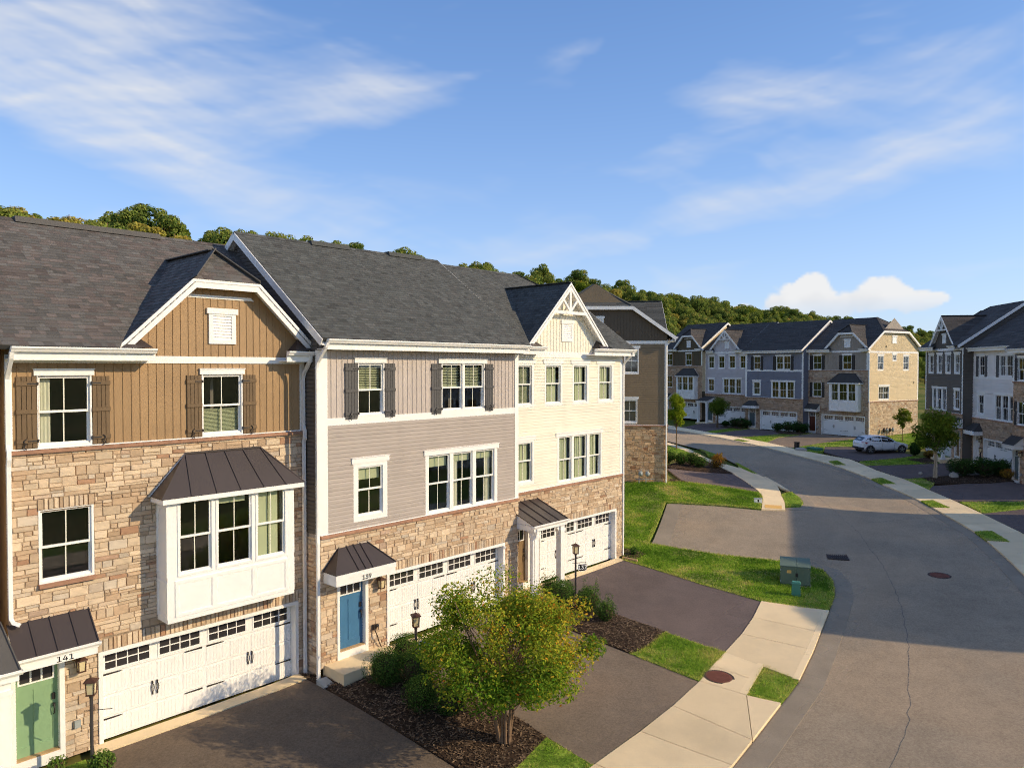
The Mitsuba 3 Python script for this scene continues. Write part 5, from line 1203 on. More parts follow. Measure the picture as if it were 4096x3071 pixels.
scene[sb] = mikit.ply((WORLD(MB().hexa([(-16.95, 10.62, -.06), (-16.55, 10.62, -.1), (-16.55, 10.92, -.1), (-16.95, 10.92, -.06)], [(-16.95, 10.62, .10), (-16.55, 10.62, .02), (-16.55, 10.92, .02), (-16.95, 10.92, .10)]).done()[0]), MB().hexa([(0, 0, 0)] * 4, [(0, 0, 0)] * 4).done()[1]), 'utility_grey')

# ------------------------------------------------------------------ street furniture
def G(x, y, off=0.0): return float(tz(x, y)) + off
def lamp_post(x, y, h, label, r=.035, base=.05, plaque=None, bsdf='post_metal', rot=0.0):
    k = thing('lamp_post', label, 'lamp post'); z = G(x, y, base)
    F = Frame([x, y, z], [math.sin(rot), math.cos(rot), 0], [math.cos(rot), -math.sin(rot), 0])
    put(k, 'post', MB().tube([(0, 0, -.1), (0, 0, h - .06)], r, 10).tube([(0, 0, h - .10), (0, 0, h)], [r, r * 1.5], 10), bsdf, F)
    lantern(F, k, 0, 0, h, .085, .27)
    put(k, 'arm', MB().tube([(-.14, 0, h - .34), (.40, 0, h - .34)], .009, 6), bsdf, F)
    if plaque:
        put(k, 'plaque', MB().poly([(.10, h - .60), (.16, h - .64), (.36, h - .64), (.42, h - .60), (.42, h - .40), (.10, h - .40)], -.008, .008, back=True), 'sign_black', F)
        put(k, 'plaque_rim', MB().shp(Polygon([(.10, h - .60), (.16, h - .64), (.36, h - .64), (.42, h - .60), (.42, h - .40), (.10, h - .40)]).exterior.buffer(.006), -.010, .010), 'sign_white', F)
        lettering(F, k, plaque, .26, .010, h - .575, .13, 'sign_white', bold=True)
        put(k, 'chain', MB().tube([(.14, 0, h - .34), (.14, 0, h - .40)], .006, 5).tube([(.38, 0, h - .34), (.38, 0, h - .40)], .006, 5), bsdf, F)
    return k
lamp_post(-16.75, 5.12, 1.70, 'lamp post with a rusty lantern beside the green door', rot=.6)
lamp_post(-14.60, 12.09, 1.75, 'lamp post with a 139 plaque above the round bushes', plaque='139', rot=.5)
lamp_post(-15.7, 20.25, 1.75, 'lamp post with a 137 plaque before the cream townhouse', plaque='137', rot=.5)
lamp_post(-10.7, 60.4, 1.55, 'black lamp post among the shaded bushes on the right', bsdf='black_metal')
def obox(F, k, name, pts, h, bsdf, top=None, inset=0):
    m = MB(); z = 0
    m.hexa([(a, b, 0) for a, b in pts], [(a, b, h) for a, b in pts]); put(k, name, m, bsdf, F)
# transformer
tk = thing('transformer_cabinet', 'large grey-green electrical cabinet on the grass by the driveway', 'electrical cabinet')
a = math.atan2(28.34 - 27.92, -10.57 + 11.57)
F = Frame([-11.57, 27.92, G(-11.1, 28.1, .03)], [math.cos(a), math.sin(a), 0], [math.sin(a), -math.cos(a), 0])
put(tk, 'body', MB().raw([(0, 0, 0), (1.09, 0, 0), (1.09, -.85, 0), (0, -.85, 0), (0, 0, .76), (1.09, 0, .76), (1.09, -.85, .90), (0, -.85, .90)], [(0, 1, 5), (0, 5, 4), (1, 2, 6), (1, 6, 5), (2, 3, 7), (2, 7, 6), (3, 0, 4), (3, 4, 7), (4, 5, 6), (4, 6, 7)]), 'utility_green', F)
put(tk, 'door', MB().box(.03, .595, .002, .018, .08, .74), 'utility_green', F); put(tk, 'door', MB().box(.61, 1.06, .002, .018, .08, .74), 'utility_green', F)
put(tk, 'lid', MB().hexa([(-.015, .03, .75), (.60, .03, .75), (.60, -.86, .905), (-.015, -.86, .905)], [(-.015, .02, .785), (.60, .02, .785), (.60, -.86, .93), (-.015, -.86, .93)]).hexa([(.612, .03, .75), (1.105, .03, .75), (1.105, -.86, .905), (.612, -.86, .905)], [(.612, .02, .785), (1.105, .02, .785), (1.105, -.86, .93), (.612, -.86, .93)]), 'utility_green', F)
put(tk, 'lock', MB().box(.56, .64, .016, .05, .38, .52), 'black_metal', F); put(tk, 'hinge', MB().box(.0, .03, .002, .03, .15, .22).box(.0, .03, .002, .03, .58, .65), 'utility_grey', F); put(tk, 'warning_label', MB().box(.24, .40, .018, .021, .50, .62), 'tactile_yellow', F)
put(tk, 'plinth', MB().box(-.04, 1.13, -.9, .04, -.12, .03), 'concrete', F)
pk = thing('utility_pedestal', 'small teal green utility pedestal before the large cabinet', 'utility pedestal')
F = Frame([-10.72, 26.9, G(-10.6, 27, .03)], [math.cos(a), math.sin(a), 0], [math.sin(a), -math.cos(a), 0])
put(pk, 'body', MB().hexa([(0, 0, 0), (.33, 0, 0), (.33, -.2, 0), (0, -.2, 0)], [(.02, -.01, .5), (.31, -.01, .5), (.31, -.19, .5), (.02, -.19, .5)]), 'pedestal_green', F)
put(pk, 'lid', MB().hexa([(.0, .01, .49), (.33, .01, .49), (.33, -.21, .49), (0, -.21, .49)], [(.03, -.02, .56), (.30, -.02, .56), (.30, -.18, .56), (.03, -.18, .56)]), 'pedestal_green', F)
# marker by the ramp
mk = thing('utility_marker', 'small white marker box on the grass beside the yellow ramp panel', 'utility box')
F = Frame([-17.9, 39.55, G(-17.9, 39.5, .05)], [.75, .66, 0], [.66, -.75, 0])
put(mk, 'case', MB().box(0, .42, -.14, 0, 0, .24), 'sign_white', F); put(mk, 'label', MB().box(.17, .25, 0, .006, .05, .19), 'sign_black', F); put(mk, 'lid', MB().box(-.02, .44, -.16, .02, .24, .27), 'utility_grey', F)
# boxes at the far corner
fb = thing('utility_post', 'dark square post at the bend of the far pavement', 'utility post')
F = Frame([-25.75, 64.95, G(-25.7, 65, .07)], [.9, -.43, 0], [-.43, -.9, 0])
put(fb, 'post', MB().box(0, .34, -.3, 0, -.1, .58), 'black_metal', F); put(fb, 'cap', MB().box(-.03, .37, -.33, .03, .58, .64), 'black_metal', F)
rk_ = thing('boulder', 'pale flat stone beside the dark post at the far corner', 'stone')
def lump(r, seed, sub=3):
    m = trimesh.creation.icosphere(subdivisions=sub); v = m.vertices * r; v = v * (0.8 + .5 * meshkit.fbm(m.vertices * 1.6 + seed, 3))[:, None]; return v, m.faces
v, f = lump(np.array([.5, .35, .2]), 3); scene[rk_] = mikit.ply((v + [-25.0, 64.55, G(-25, 64.5, .12)], f), 'rock', smooth=True)
fl = thing('utility_vault', 'low blue-green utility box lid in the grass behind the pale stone', 'utility box')
F = Frame([-25.0, 65.9, G(-24.7, 66, .05)], [.9, -.43, 0], [-.43, -.9, 0])
put(fl, 'base', MB().box(0, 1.2, -.7, 0, -.05, .14), 'pedestal_green', F); put(fl, 'lid', MB().box(-.04, 1.24, -.74, .04, .14, .2), 'pedestal_green', F)
def disc(k, name, x, y, r, off, bsdf, seg=28, pat=True):
    z = G(x, y, off); th = np.linspace(0, 2 * np.pi, seg, endpoint=False)
    e = .5; gx_, gy_ = (G(x + e, y) - G(x - e, y)), (G(x, y + e) - G(x, y - e))
    P = lambda px, py, h: (x + px, y + py, z + gx_ * px + gy_ * py + h)
    m = MB(); c = [P(r * math.cos(t), r * math.sin(t), 0) for t in th]; d = [P(r * math.cos(t), r * math.sin(t), -.06) for t in th]
    m.raw(c + d + [P(0, 0, 0)], [(i, (i + 1) % seg, 2 * seg) for i in range(seg)] + [x_ for i in range(seg) for x_ in ((i, (i + 1) % seg, (i + 1) % seg + seg), (i, (i + 1) % seg + seg, i + seg))])
    put(k, name, m, bsdf)
    if pat:
        m = MB()
        for rr in (.25, .45, .65, .82):
            n = max(4, int(rr * 22))
            for i in range(n):
                t0 = 2 * np.pi * i / n; q = r * rr; w = r * .06; l = 2 * np.pi * q / n * .34
                cx, cy = q * math.cos(t0), q * math.sin(t0); ux, uy = -math.sin(t0), math.cos(t0); vx, vy = math.cos(t0), math.sin(t0)
                b = [P(cx + ux * s * l + vx * s2 * w, cy + uy * s * l + vy * s2 * w, 0.001) for s, s2 in ((-1, -1), (1, -1), (1, 1), (-1, 1))]
                m.hexa(b, [(p[0], p[1], p[2] + .008) for p in b])
        put(k, 'tread', m, bsdf)
mh = thing('manhole_cover', 'rusty red round manhole cover set in the near pavement', 'manhole cover'); disc(mh, 'lid', -9.49, 18.76, .36, .085, 'iron_red')
m = MB(); disc(mh, 'rim', -9.49, 18.76, .42, .080, 'iron_dark', pat=False)
mh = thing('manhole_cover', 'dark round manhole cover in the middle of the shaded road', 'manhole cover'); disc(mh, 'lid', -7.29, 33.46, .36, .012, 'iron_red'); disc(mh, 'rim', -7.29, 33.46, .43, .008, 'iron_dark', pat=False)
mh = thing('manhole_cover', 'small round cover in the driveway below the near garage door', 'manhole cover'); disc(mh, 'lid', -15.9, 5.9, .20, .056, 'iron_red', pat=False)
gr = thing('storm_drain', 'rectangular slotted storm drain grate at the edge of the road', 'drain grate')
gu = np.array([-11.27 + 11.95, 34.29 - 33.94, 0]); gl = np.linalg.norm(gu); gu /= gl; gv_ = np.array([-11.47 + 11.95, 32.93 - 33.94, 0]); gw = np.linalg.norm(gv_); gv_ /= gw
F = Frame([-11.95, 33.94, G(-11.4, 33.5, .012)], gu, gv_)
put(gr, 'frame', MB().box(-.06, gl + .06, -.06, 0, -.05, .012).box(-.06, gl + .06, gw, gw + .06, -.05, .012).box(-.06, 0, 0, gw, -.05, .012).box(gl, gl + .06, 0, gw, -.05, .012), 'iron_dark', F)
put(gr, 'pit', MB().box(0, gl, 0, gw, -.012, .002), 'iron_black', F)
n = 9
for i in range(n): put(gr, 'bar', MB().box(gl * (i + .2) / n, gl * (i + .62) / n, 0, gw, .001, .014), 'iron_dark', F)
put(gr, 'bar', MB().box(0, gl, gw / 2 - .03, gw / 2 + .03, .0, .015), 'iron_dark', F)
# gas meters
def meters(x, y, ux, uy, label, n, off=0.06):
    k = thing('gas_meter', label, 'gas meter'); F = Frame([x, y, G(x, y, off)], [ux, uy, 0], [uy, -ux, 0])
    for i in range(n):
        u = i * .42
        v, f = lump(np.array([.13, .12, .15]), i + 2.0, 2); put(k, 'meter', MB().raw(v + [u, .28, .55], f), 'utility_grey', F, smooth=True)
        put(k, 'pipe', MB().tube([(u - .08, .25, -.05), (u - .08, .25, .75), (u + .08, .25, .75), (u + .08, .25, .6)], .022, 6).tube([(u - .08, .25, .75), (u - .08, .04, .75)], .02, 6), 'utility_grey', F)
    put(k, 'pipe', MB().tube([(-.3, .25, .22), (n * .42, .25, .22)], .02, 6), 'utility_grey', F)
meters(-24.35, 37.72, .75, .66, 'grey gas meters at the foot of the rust stone end wall', 2)
E = far.end(True, 6.97); q = E([[2.2, .05, 0]])[0]
k = thing('gas_meter', 'row of gas meters against the sunlit far stone wall', 'gas meter')
Fm = Frame([q[0], q[1], G(q[0], q[1], .06)], E.U, E.W)
for i in range(4):
    v, f = lump(np.array([.15, .13, .18]), i + 5.0, 2); put(k, 'meter', MB().raw(v + [i * .5, .3, .62], f), 'utility_grey' if i % 2 else 'iron_dark', Fm, smooth=True)
    put(k, 'pipe', MB().tube([(i * .5 - .1, .28, -.05), (i * .5 - .1, .28, .85), (i * .5 + .1, .28, .85), (i * .5 + .1, .28, .6)], .03, 6), 'iron_dark', Fm)

# timber edging, rabbit-sized stones in the shaded bed
ed = thing('timber_edging', 'short timber edging at the corner of the cream townhouse', 'edging')
put(ed, 'board', MB().hexa([(-17.6, 25.93, .2), (-16.9, 25.99, .2), (-16.9, 26.07, .2), (-17.6, 26.01, .2)], [(-17.6, 25.93, .36), (-16.9, 25.99, .34), (-16.9, 26.07, .34), (-17.6, 26.01, .36)]), 'timber')
for i, (x, y, s) in enumerate(((-11.75, 57.55, .26), (-13.9, 57.9, .12))):
    k = thing('boulder', ['pale rough stone at the edge of the shaded mulch bed', 'small dark stone on the shaded driveway edge'][i], 'stone')
    v, f = lump(np.array([s, s * .8, s]), 9 + i); scene[k] = mikit.ply((v + [x, y, G(x, y, s * .6 + .05)], f), 'rock', smooth=True)

# ------------------------------------------------------------------ the white car
def car():
    k = thing('parked_car', 'white hatchback parked in the shaded driveway', 'car')
    p0, p1 = np.array([-19.95, 66.60]), np.array([-17.99, 68.66])
    c = (p0 + p1) / 2; fw = (p1 - p0) / np.linalg.norm(p1 - p0); sd = np.array([fw[1], -fw[0]])
    c = c - sd * .78                                     # wheels seen are those of the near side
    F = Frame([c[0], c[1], G(c[0], c[1], .05)], [fw[0], fw[1], 0], [sd[0], sd[1], 0])
    # side profile stations: x, sill z, belt z, roof z, half width at belt, half width at roof
    xs = [-2.12, -2.05, -1.85, -1.5, -1.0, -.4, .2, .7, 1.05, 1.5, 1.85, 2.08, 2.16]
    sill = [.52, .34, .27, .24, .22, .22, .22, .22, .22, .23, .25, .30, .40]
    belt = [.82, .95, 1.02, 1.01, .98, .96, .94, .92, .90, .86, .78, .68, .58]
    top = [.84, 1.0, 1.20, 1.38, 1.46, 1.48, 1.42, 1.20, .96, .88, .80, .70, .60]
    hw = [.60, .74, .82, .88, .90, .90, .90, .90, .89, .87, .82, .70, .56]
    hr = [.55, .62, .62, .62, .64, .65, .65, .66, .78, .78, .74, .62, .50]
    rows = []
    for x, s, b, t, w, r in zip(xs, sill, belt, top, hw, hr):
        mid = (s + b) / 2
        half = [(w * .80, s), (w * .97, s + .10), (w, mid), (w * .985, b - .04), (w * .95, b), ((w * .95 + r) / 2 + .01, (b + t) / 2), (r, t - .03), (r * .7, t), (0, t + .012)]
        rows.append([(x, a, z) for a, z in half] + [(x, -a, z) for a, z in half[::-1][1:]])
    n = len(rows[0]); V = np.array(rows).reshape(-1, 3); f = []
    for i in range(len(xs) - 1):
        for j in range(n - 1): f += [(i * n + j, i * n + j + 1, (i + 1) * n + j + 1), (i * n + j, (i + 1) * n + j + 1, (i + 1) * n + j)]
        f += [(i * n + n - 1, i * n, (i + 1) * n), (i * n + n - 1, (i + 1) * n, (i + 1) * n + n - 1)]
    for e in (0, (len(xs) - 1) * n): f += [(e, e + j, e + j + 1) for j in range(1, n - 1)]
    put(k, 'body', MB().raw(V, f), 'car_paint', F, smooth=50)
    # side glass, screens
    def side(pts, s, off=.012):
        out = []
        for x, fr in pts:
            i = np.interp(x, xs, range(len(xs))); b = np.interp(x, xs, belt); t = np.interp(x, xs, top); w = np.interp(x, xs, hw) * .95; r = np.interp(x, xs, hr)
            mx, mz = (w + r) / 2 + .01, (b + t) / 2; z = b + .03 + (t - b - .09) * fr
            y = np.interp(z, [b, mz, t - .03], [w, mx, r]) + off
            out.append((x, s * y, z))
        return out
    for s in (-1, 1):
        for pts in ([(.95, 0), (.60, .85), (.20, .97), (-.32, 1.0), (-.30, 0.0)], [(-.38, 0), (-.40, 1.0), (-.95, .98), (-1.15, .92), (-1.2, 0.05)], [(-1.26, .06), (-1.22, .88), (-1.5, .75), (-1.72, .25)]):
            q = side(pts, s); put(k, 'side_window', MB().raw(q, [(0, i, i + 1) for i in range(1, len(q) - 1)]), 'car_glass', F)
        put(k, 'sill_trim', MB().box(-1.0, 1.0, s * .80, s * .905, .20, .27), 'rubber', F)
        for x0 in (-.35, .72): put(k, 'door_seam', MB().box(x0 - .006, x0 + .006, s * .88, s * .909, .3, .9), 'rubber', F)
        for x0 in (-.75, .28): put(k, 'door_handle', MB().box(x0 - .10, x0 + .08, s * .88, s * .93, .80, .84), 'car_paint', F)
        put(k, 'mirror', MB().hexa([(.72, s * .88, .93), (.86, s * .88, .93), (.84, s * 1.06, .93), (.74, s * 1.06, .93)], [(.72, s * .88, 1.05), (.82, s * .88, 1.05), (.80, s * 1.05, 1.04), (.74, s * 1.05, 1.04)]), 'car_paint', F)
        put(k, 'taillight', MB().hexa([(-1.60, s * .885, .86), (-2.02, s * .74, .82), (-2.07, s * .60, .82), (-2.04, s * .60, .80)], [(-1.62, s * .875, .92), (-1.98, s * .76, 1.0), (-2.07, s * .62, .99), (-2.03, s * .60, .98)]), 'tail_red', F)
        put(k, 'headlight', MB().hexa([(1.55, s * .868, .66), (2.02, s * .76, .60), (2.10, s * .56, .56), (2.0, s * .5, .58)], [(1.50, s * .85, .80), (1.90, s * .76, .74), (2.0, s * .56, .70), (1.95, s * .5, .70)]), 'headlamp', F)
    put(k, 'windscreen', MB().raw([(1.02, -.72, .98), (1.02, .72, .98), (.36, .58, 1.42), (.36, -.58, 1.42)], [(0, 1, 2), (0, 2, 3)]), 'car_glass', F)
    put(k, 'rear_window', MB().raw([(-2.02, -.58, 1.06), (-2.02, .58, 1.06), (-1.66, .54, 1.36), (-1.66, -.54, 1.36)], [(0, 1, 2), (0, 2, 3)]), 'car_glass', F)
    put(k, 'bumper', MB().hexa([(-2.16, -.62, .36), (-2.16, .62, .36), (-1.9, .84, .30), (-1.9, -.84, .30)], [(-2.17, -.62, .52), (-2.17, .62, .52), (-1.95, .85, .50), (-1.95, -.85, .50)]), 'rubber', F)
    put(k, 'number_plate', MB().box(-2.15, -2.12, -.26, .26, .74, .86), 'plate_white', F)
    for wx in (-1.36, 1.42):
        for s in (-1, 1):
            w = fresh(k + '__wheel'); th = np.linspace(0, 2 * np.pi, 29)[:-1]
            put(k, 'wheel_arch', MB().raw([(wx + .39 * math.cos(t), s * .893, .32 + .39 * math.sin(t)) for t in th] + [(wx, s * .893, .32)], [(i, (i + 1) % 28, 28) for i in range(28)]), 'rubber', F)
            prof = [(.20, .70), (.32, .72), (.325, .78), (.325, .90), (.31, .93), (.235, .935), (.22, .91)]
            V = [(wx + r * math.cos(t), s * y, .32 + r * math.sin(t)) for r, y in prof for t in th]; nn = 28
            put(w, 'tyre', MB().raw(V, [x_ for i in range(len(prof) - 1) for j in range(nn) for x_ in ((i * nn + j, i * nn + (j + 1) % nn, (i + 1) * nn + (j + 1) % nn), (i * nn + j, (i + 1) * nn + (j + 1) % nn, (i + 1) * nn + j))]), 'rubber', F, smooth=40)
            m = MB()
            for i in range(5):
                t = i * 2 * np.pi / 5 + .3; d = np.array([math.cos(t), math.sin(t)]); pp = np.array([-d[1], d[0]])
                m.hexa([(wx + d[0] * .05 + pp[0] * q_ * .035, s * yy, .32 + d[1] * .05 + pp[1] * q_ * .035) for q_, yy in ((-1, .91), (1, .91), (1, .93), (-1, .93))], [(wx + d[0] * .225 + pp[0] * q_ * .05, s * yy, .32 + d[1] * .225 + pp[1] * q_ * .05) for q_, yy in ((-1, .90), (1, .90), (1, .925), (-1, .925))])
            m.tube([(wx, s * .90, .32), (wx, s * .94, .32)], .06, 12)
            put(w, 'rim', m, 'alloy', F)
            put(w, 'hub_back', MB().tube([(wx, s * .86, .32), (wx, s * .885, .32)], .22, 20), 'iron_black', F)
car()
# ------------------------------------------------------------------ plants
def leaves_at(C, N_, size, tone_, rng, bend=.25, asp=.5):
    """leaf blades: four triangles folded along the midrib, at centres C facing roughly N_."""
    n = len(C); d = rng.normal(size=(n, 3)); N_ = N_ / np.maximum(np.linalg.norm(N_, axis=1, keepdims=True), 1e-9)
    d -= N_ * (d * N_).sum(1, keepdims=True); d /= np.linalg.norm(d, axis=1, keepdims=True); s = np.cross(N_, d)
    L = (size * rng.uniform(.65, 1.3, n))[:, None]; w = L * asp * .5
    a, b = C - d * L * .5, C + d * L * .5 - N_ * L * bend
    m1, m2 = C + s * w + N_ * L * .06, C - s * w + N_ * L * .06
    V = np.stack([a, m1, b, m2], 1).reshape(-1, 3); i = np.arange(n)[:, None] * 4
    f = np.vstack([i + [0, 1, 2], i + [0, 2, 3]])
    t = np.repeat(np.c_[np.clip(tone_, 0, 1), rng.random(n)], 4, 0)
    return V, f, t
def blob_points(c, r, n, rng, shell=.55, squash=1.0):
    d = rng.normal(size=(n, 3)); d /= np.linalg.norm(d, axis=1, keepdims=True)
    rad = (shell + (1 - shell) * rng.random(n) ** .6)
    return c + d * rad[:, None] * np.asarray(r), d
def limbs(m, base, tips, r0, rng, wob=.06):
    for p in tips:
        p = np.asarray(p); k = 5; t = np.linspace(0, 1, k)[:, None]
        path = base + (p - base) * t; path[:, 2] = base[2] + (p[2] - base[2]) * (t[:, 0] ** .8)
        path[1:-1] += rng.normal(0, wob, (k - 2, 3)) * np.linalg.norm(p - base) * .3
        m.tube(path, np.linspace(r0, r0 * .25, k), 6)
# --- the small autumn tree in the foreground
rng = np.random.default_rng(5)
tk = thing('autumn_tree', 'multi-stemmed small tree with green and golden leaves in the mulch bed', 'tree')
bx, by_ = -11.42, 12.08; bz = G(bx, by_, .10)
base = np.array([bx, by_, bz])
R_ = np.array([math.cos(YAW), math.sin(YAW), 0]); Fd = np.array([-math.sin(YAW), math.cos(YAW), 0])
tips, lob = [], []
for i in range(84):
    while True:
        q = rng.uniform(-1, 1, 3)
        if .25 < (q ** 2).sum() < .84: break
    lob.append(np.array([q[0] * 2.12, q[1] * 2.12, 2.12 + q[2] * 1.15 + (.15 if q[2] > 0 else 0) * q[2]]) + [.14, .14, 0])
lob += [np.array([rng.uniform(-1.3, 1.3), rng.uniform(-1.3, 1.3), 2.85 + rng.uniform(0, .5)]) for _ in range(12)]
lob = np.array(lob)
stems = MB()
for i in range(11):
    a = i / 11 * 2 * np.pi + rng.uniform(-.2, .2); s = np.array([.13 * math.cos(a), .13 * math.sin(a), 0]); e = rng.uniform(.4, 1.2)
    p = base + s; tip = base + np.array([math.cos(a) * e, math.sin(a) * e, rng.uniform(2.2, 3.3)])
    t = np.linspace(0, 1, 7)[:, None]; path = p + (tip - p) * t; path[:, :2] -= (s[:2] * 2.2) * (np.sin(t * np.pi) * .5); path += rng.normal(0, .02, path.shape) * t
    put(tk, 'stem', MB().tube(path, np.linspace(rng.uniform(.025, .045), .010, 7), 7), 'bark')
tw = MB()
for c in lob: limbs(tw, base + [c[0] * .25, c[1] * .25, max(.7, c[2] * .55)], [base + c], .011, rng, .08)
put(tk, 'branches', tw, 'bark')
LV, NN, TT = [], [], []
for c in lob:
    n = int(rng.uniform(190, 560)); r = rng.uniform(.34, .62)
    P, d = blob_points(base + c, (r, r, r * .75), n, rng, .25)
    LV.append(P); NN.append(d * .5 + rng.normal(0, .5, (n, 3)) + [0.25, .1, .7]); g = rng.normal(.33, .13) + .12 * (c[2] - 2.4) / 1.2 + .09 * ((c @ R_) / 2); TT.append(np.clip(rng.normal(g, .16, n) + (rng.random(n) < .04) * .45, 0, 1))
P, N_, T_ = np.vstack(LV), np.vstack(NN), np.concatenate(TT)
ok = (P[:, 2] > bz + .72); P, N_, T_ = P[ok], N_[ok], T_[ok]
V, f, t = leaves_at(P, N_, .082, T_, rng, .3, .5)
dist = (P - CAM) @ Fd; outward = ((P - base - [0, 0, 2.1]) @ -Fd)
big = set(np.argsort(outward)[::-1][:int(len(P))][::12][:300].tolist()); keep = np.array([i for i in range(len(P)) if i not in big])
for i in sorted(big): put(tk, 'leaf', MB().raw(V[4 * i:4 * i + 4], [(0, 1, 2), (0, 2, 3)], t[4 * i:4 * i + 4]), 'autumn_leaf')
Vk = V.reshape(-1, 4, 3)[keep].reshape(-1, 3); tk_ = t.reshape(-1, 4, 2)[keep].reshape(-1, 2); i = np.arange(len(keep))[:, None] * 4
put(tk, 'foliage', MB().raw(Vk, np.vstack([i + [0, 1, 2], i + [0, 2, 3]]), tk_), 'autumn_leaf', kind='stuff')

def bush(x, y, r, h, label, bsdf='bush_leaf', n=1800, size=.05, name='bush', off=.08, sprigs=0, group=None, cat='bush', seed=None, tonebase=.5):
    rng = np.random.default_rng(int(abs(x * 131 + y * 17) * 10) if seed is None else seed)
    k = thing(name, label, cat, group); z = G(x, y, off); c = np.array([x, y, z])
    LVs, Ns, Ts = [], [], []
    nl = 9
    for i in range(nl):
        a = rng.uniform(0, 2 * np.pi); e = rng.uniform(0, .5); cc = c + [math.cos(a) * r * e, math.sin(a) * r * e, h * rng.uniform(.42, .68)]
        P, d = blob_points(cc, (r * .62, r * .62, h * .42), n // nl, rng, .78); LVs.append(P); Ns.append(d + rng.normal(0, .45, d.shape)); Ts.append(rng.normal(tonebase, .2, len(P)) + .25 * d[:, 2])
    for s in range(sprigs):
        a = rng.uniform(0, 2 * np.pi); b0 = c + [math.cos(a) * r * .5, math.sin(a) * r * .5, h * .8]; q = rng.uniform(.2, .5)
        P = b0 + np.c_[rng.normal(0, .03, 24), rng.normal(0, .03, 24), rng.uniform(0, q, 24)]; LVs.append(P); Ns.append(rng.normal(0, 1, P.shape)); Ts.append(rng.normal(.6, .2, 24))
    P, N_, T_ = np.vstack(LVs), np.vstack(Ns), np.concatenate(Ts)
    ok = P[:, 2] > z; V, f, t = leaves_at(P[ok], N_[ok], size, T_[ok], rng, .15, .55)
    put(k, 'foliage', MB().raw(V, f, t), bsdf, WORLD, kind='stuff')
    m = MB()
    for i in range(7):
        a = i * .9; m.tube([c + [0, 0, -.05], c + [math.cos(a) * r * .3, math.sin(a) * r * .3, h * .35], c + [math.cos(a) * r * .6, math.sin(a) * r * .6, h * .7]], [.02, .014, .006], 5)
    put(k, 'stems', m, 'bark')
    v, f = lump(np.array([r * .5, r * .5, h * .28]), x, 2); put(k, 'core', MB().raw(v + c + [0, 0, h * .48], f), 'soil', WORLD, smooth=True)
    return k
bush(-15.45, 11.75, .64, 1.0, 'round clipped bush nearest the concrete stoop', n=7500, size=.036)
bush(-15.85, 12.72, .56, .9, 'round bush between the stoop and the grey driveway', n=6500, size=.036)
bush(-14.75, 12.25, .62, 1.0, 'round bush at the foot of the 139 lamp post', n=7500, size=.036)
bush(-13.85, 11.55, .58, .9, 'lowest round bush, in the middle of the mulch bed', n=6500, size=.036)
bush(-13.1, 11.95, .54, .8, 'dark bush half hidden behind the autumn tree', n=5500, size=.036)
bush(-15.6, 19.35, .55, .95, 'bushy evergreen left of the 137 lamp post', n=5200, sprigs=8, size=.042)
bush(-14.75, 19.8, .52, .9, 'bushy evergreen right of the 137 lamp post', n=5200, sprigs=8, size=.042)
bush(-16.4, 19.7, .45, .8, 'evergreen close to the white porch posts', n=2200, sprigs=6)
bush(-13.9, 19.55, .42, .7, 'low evergreen at the end of the mulch bed', n=2000, sprigs=5)
bush(-16.6, 5.3, .32, .45, 'small leafy shrub at the foot of the nearest lamp post', n=1500, size=.06, tonebase=.75)
bush(-17.3, 4.6, .22, .3, 'tiny shrub beside the green door step', n=600, size=.05, tonebase=.7)
bush(-17.5, 26.7, .22, .35, 'sparse little shrub on the mulch patch by the cream townhouse', n=700)
bush(-24.75, 37.85, .35, .55, 'dark shrub beside the gas meters', n=900, size=.07)
for i, (x, y, r, h) in enumerate(((-27.6, 46.6, .62, .95), (-26.6, 46.7, .6, .95), (-26.1, 47.3, .62, 1.05), (-25.25, 46.9, .55, .8))):
    bush(x, y, r, h, ['evergreen shrub closest to the brown house corner in the far bed', 'second evergreen shrub from the brown house corner', 'tallest evergreen shrub in the far bed', 'evergreen shrub beside the golden grassy one'][i], n=1500, size=.09)
bush(-24.5, 48.0, .6, .95, 'golden feathery shrub at the end of the far bed', 'rust_leaf', n=1200, size=.10, sprigs=10, tonebase=.5)
for i, (x, y, r, h) in enumerate(((-16.55, 66.9, .55, 1.1), (-11.3, 58.4, 1.05, 1.25), (-10.2, 58.8, 1.1, 1.3), (-9.55, 60.0, 1.0, 1.2))):
    bush(x, y, r, h, ['dark round bush at the nose of the white car', 'left round bush of the shaded bed', 'middle round bush of the shaded bed', 'round bush beside the black lamp post'][i], n=2200, size=.11, tonebase=.2)
bush(-8.75, 58.9, .6, .7, 'rusty leaved low shrub in the shaded bed', 'rust_leaf', n=900, size=.1)
bush(-15.3, 66.3, .7, .6, 'brown grassy shrub beyond the shaded lawn', 'rust_leaf', n=900, size=.12, tonebase=.2)
for i, (x, y, r, h) in enumerate(((-33.0, 78.6, .7, .9), (-31.9, 78.7, .8, 1.1), (-31.0, 78.9, .8, 1.2), (-30.2, 78.7, .6, 1.0), (-40.1, 80.6, .6, .7), (-38.9, 80.4, .9, 1.1), (-37.9, 79.9, .9, 1.2), (-37.4, 80.3, .7, 1.0))):
    bush(x, y, r, h, ['leftmost dark bush before the far taupe townhouse', 'second dark bush before the far taupe townhouse', 'third dark bush before the far taupe townhouse', 'dark bush nearest the brown door', 'small dark bush before the lavender townhouse', 'left dark bush before the far slate-blue townhouse', 'tall dark bush before the far slate-blue townhouse', 'dark bush nearest the grey door'][i], n=900, size=.14, tonebase=.1)
bush(-3.2, 50.6, .8, .7, 'low shrub with pale flowers at the right edge', n=700, size=.12, tonebase=.2)

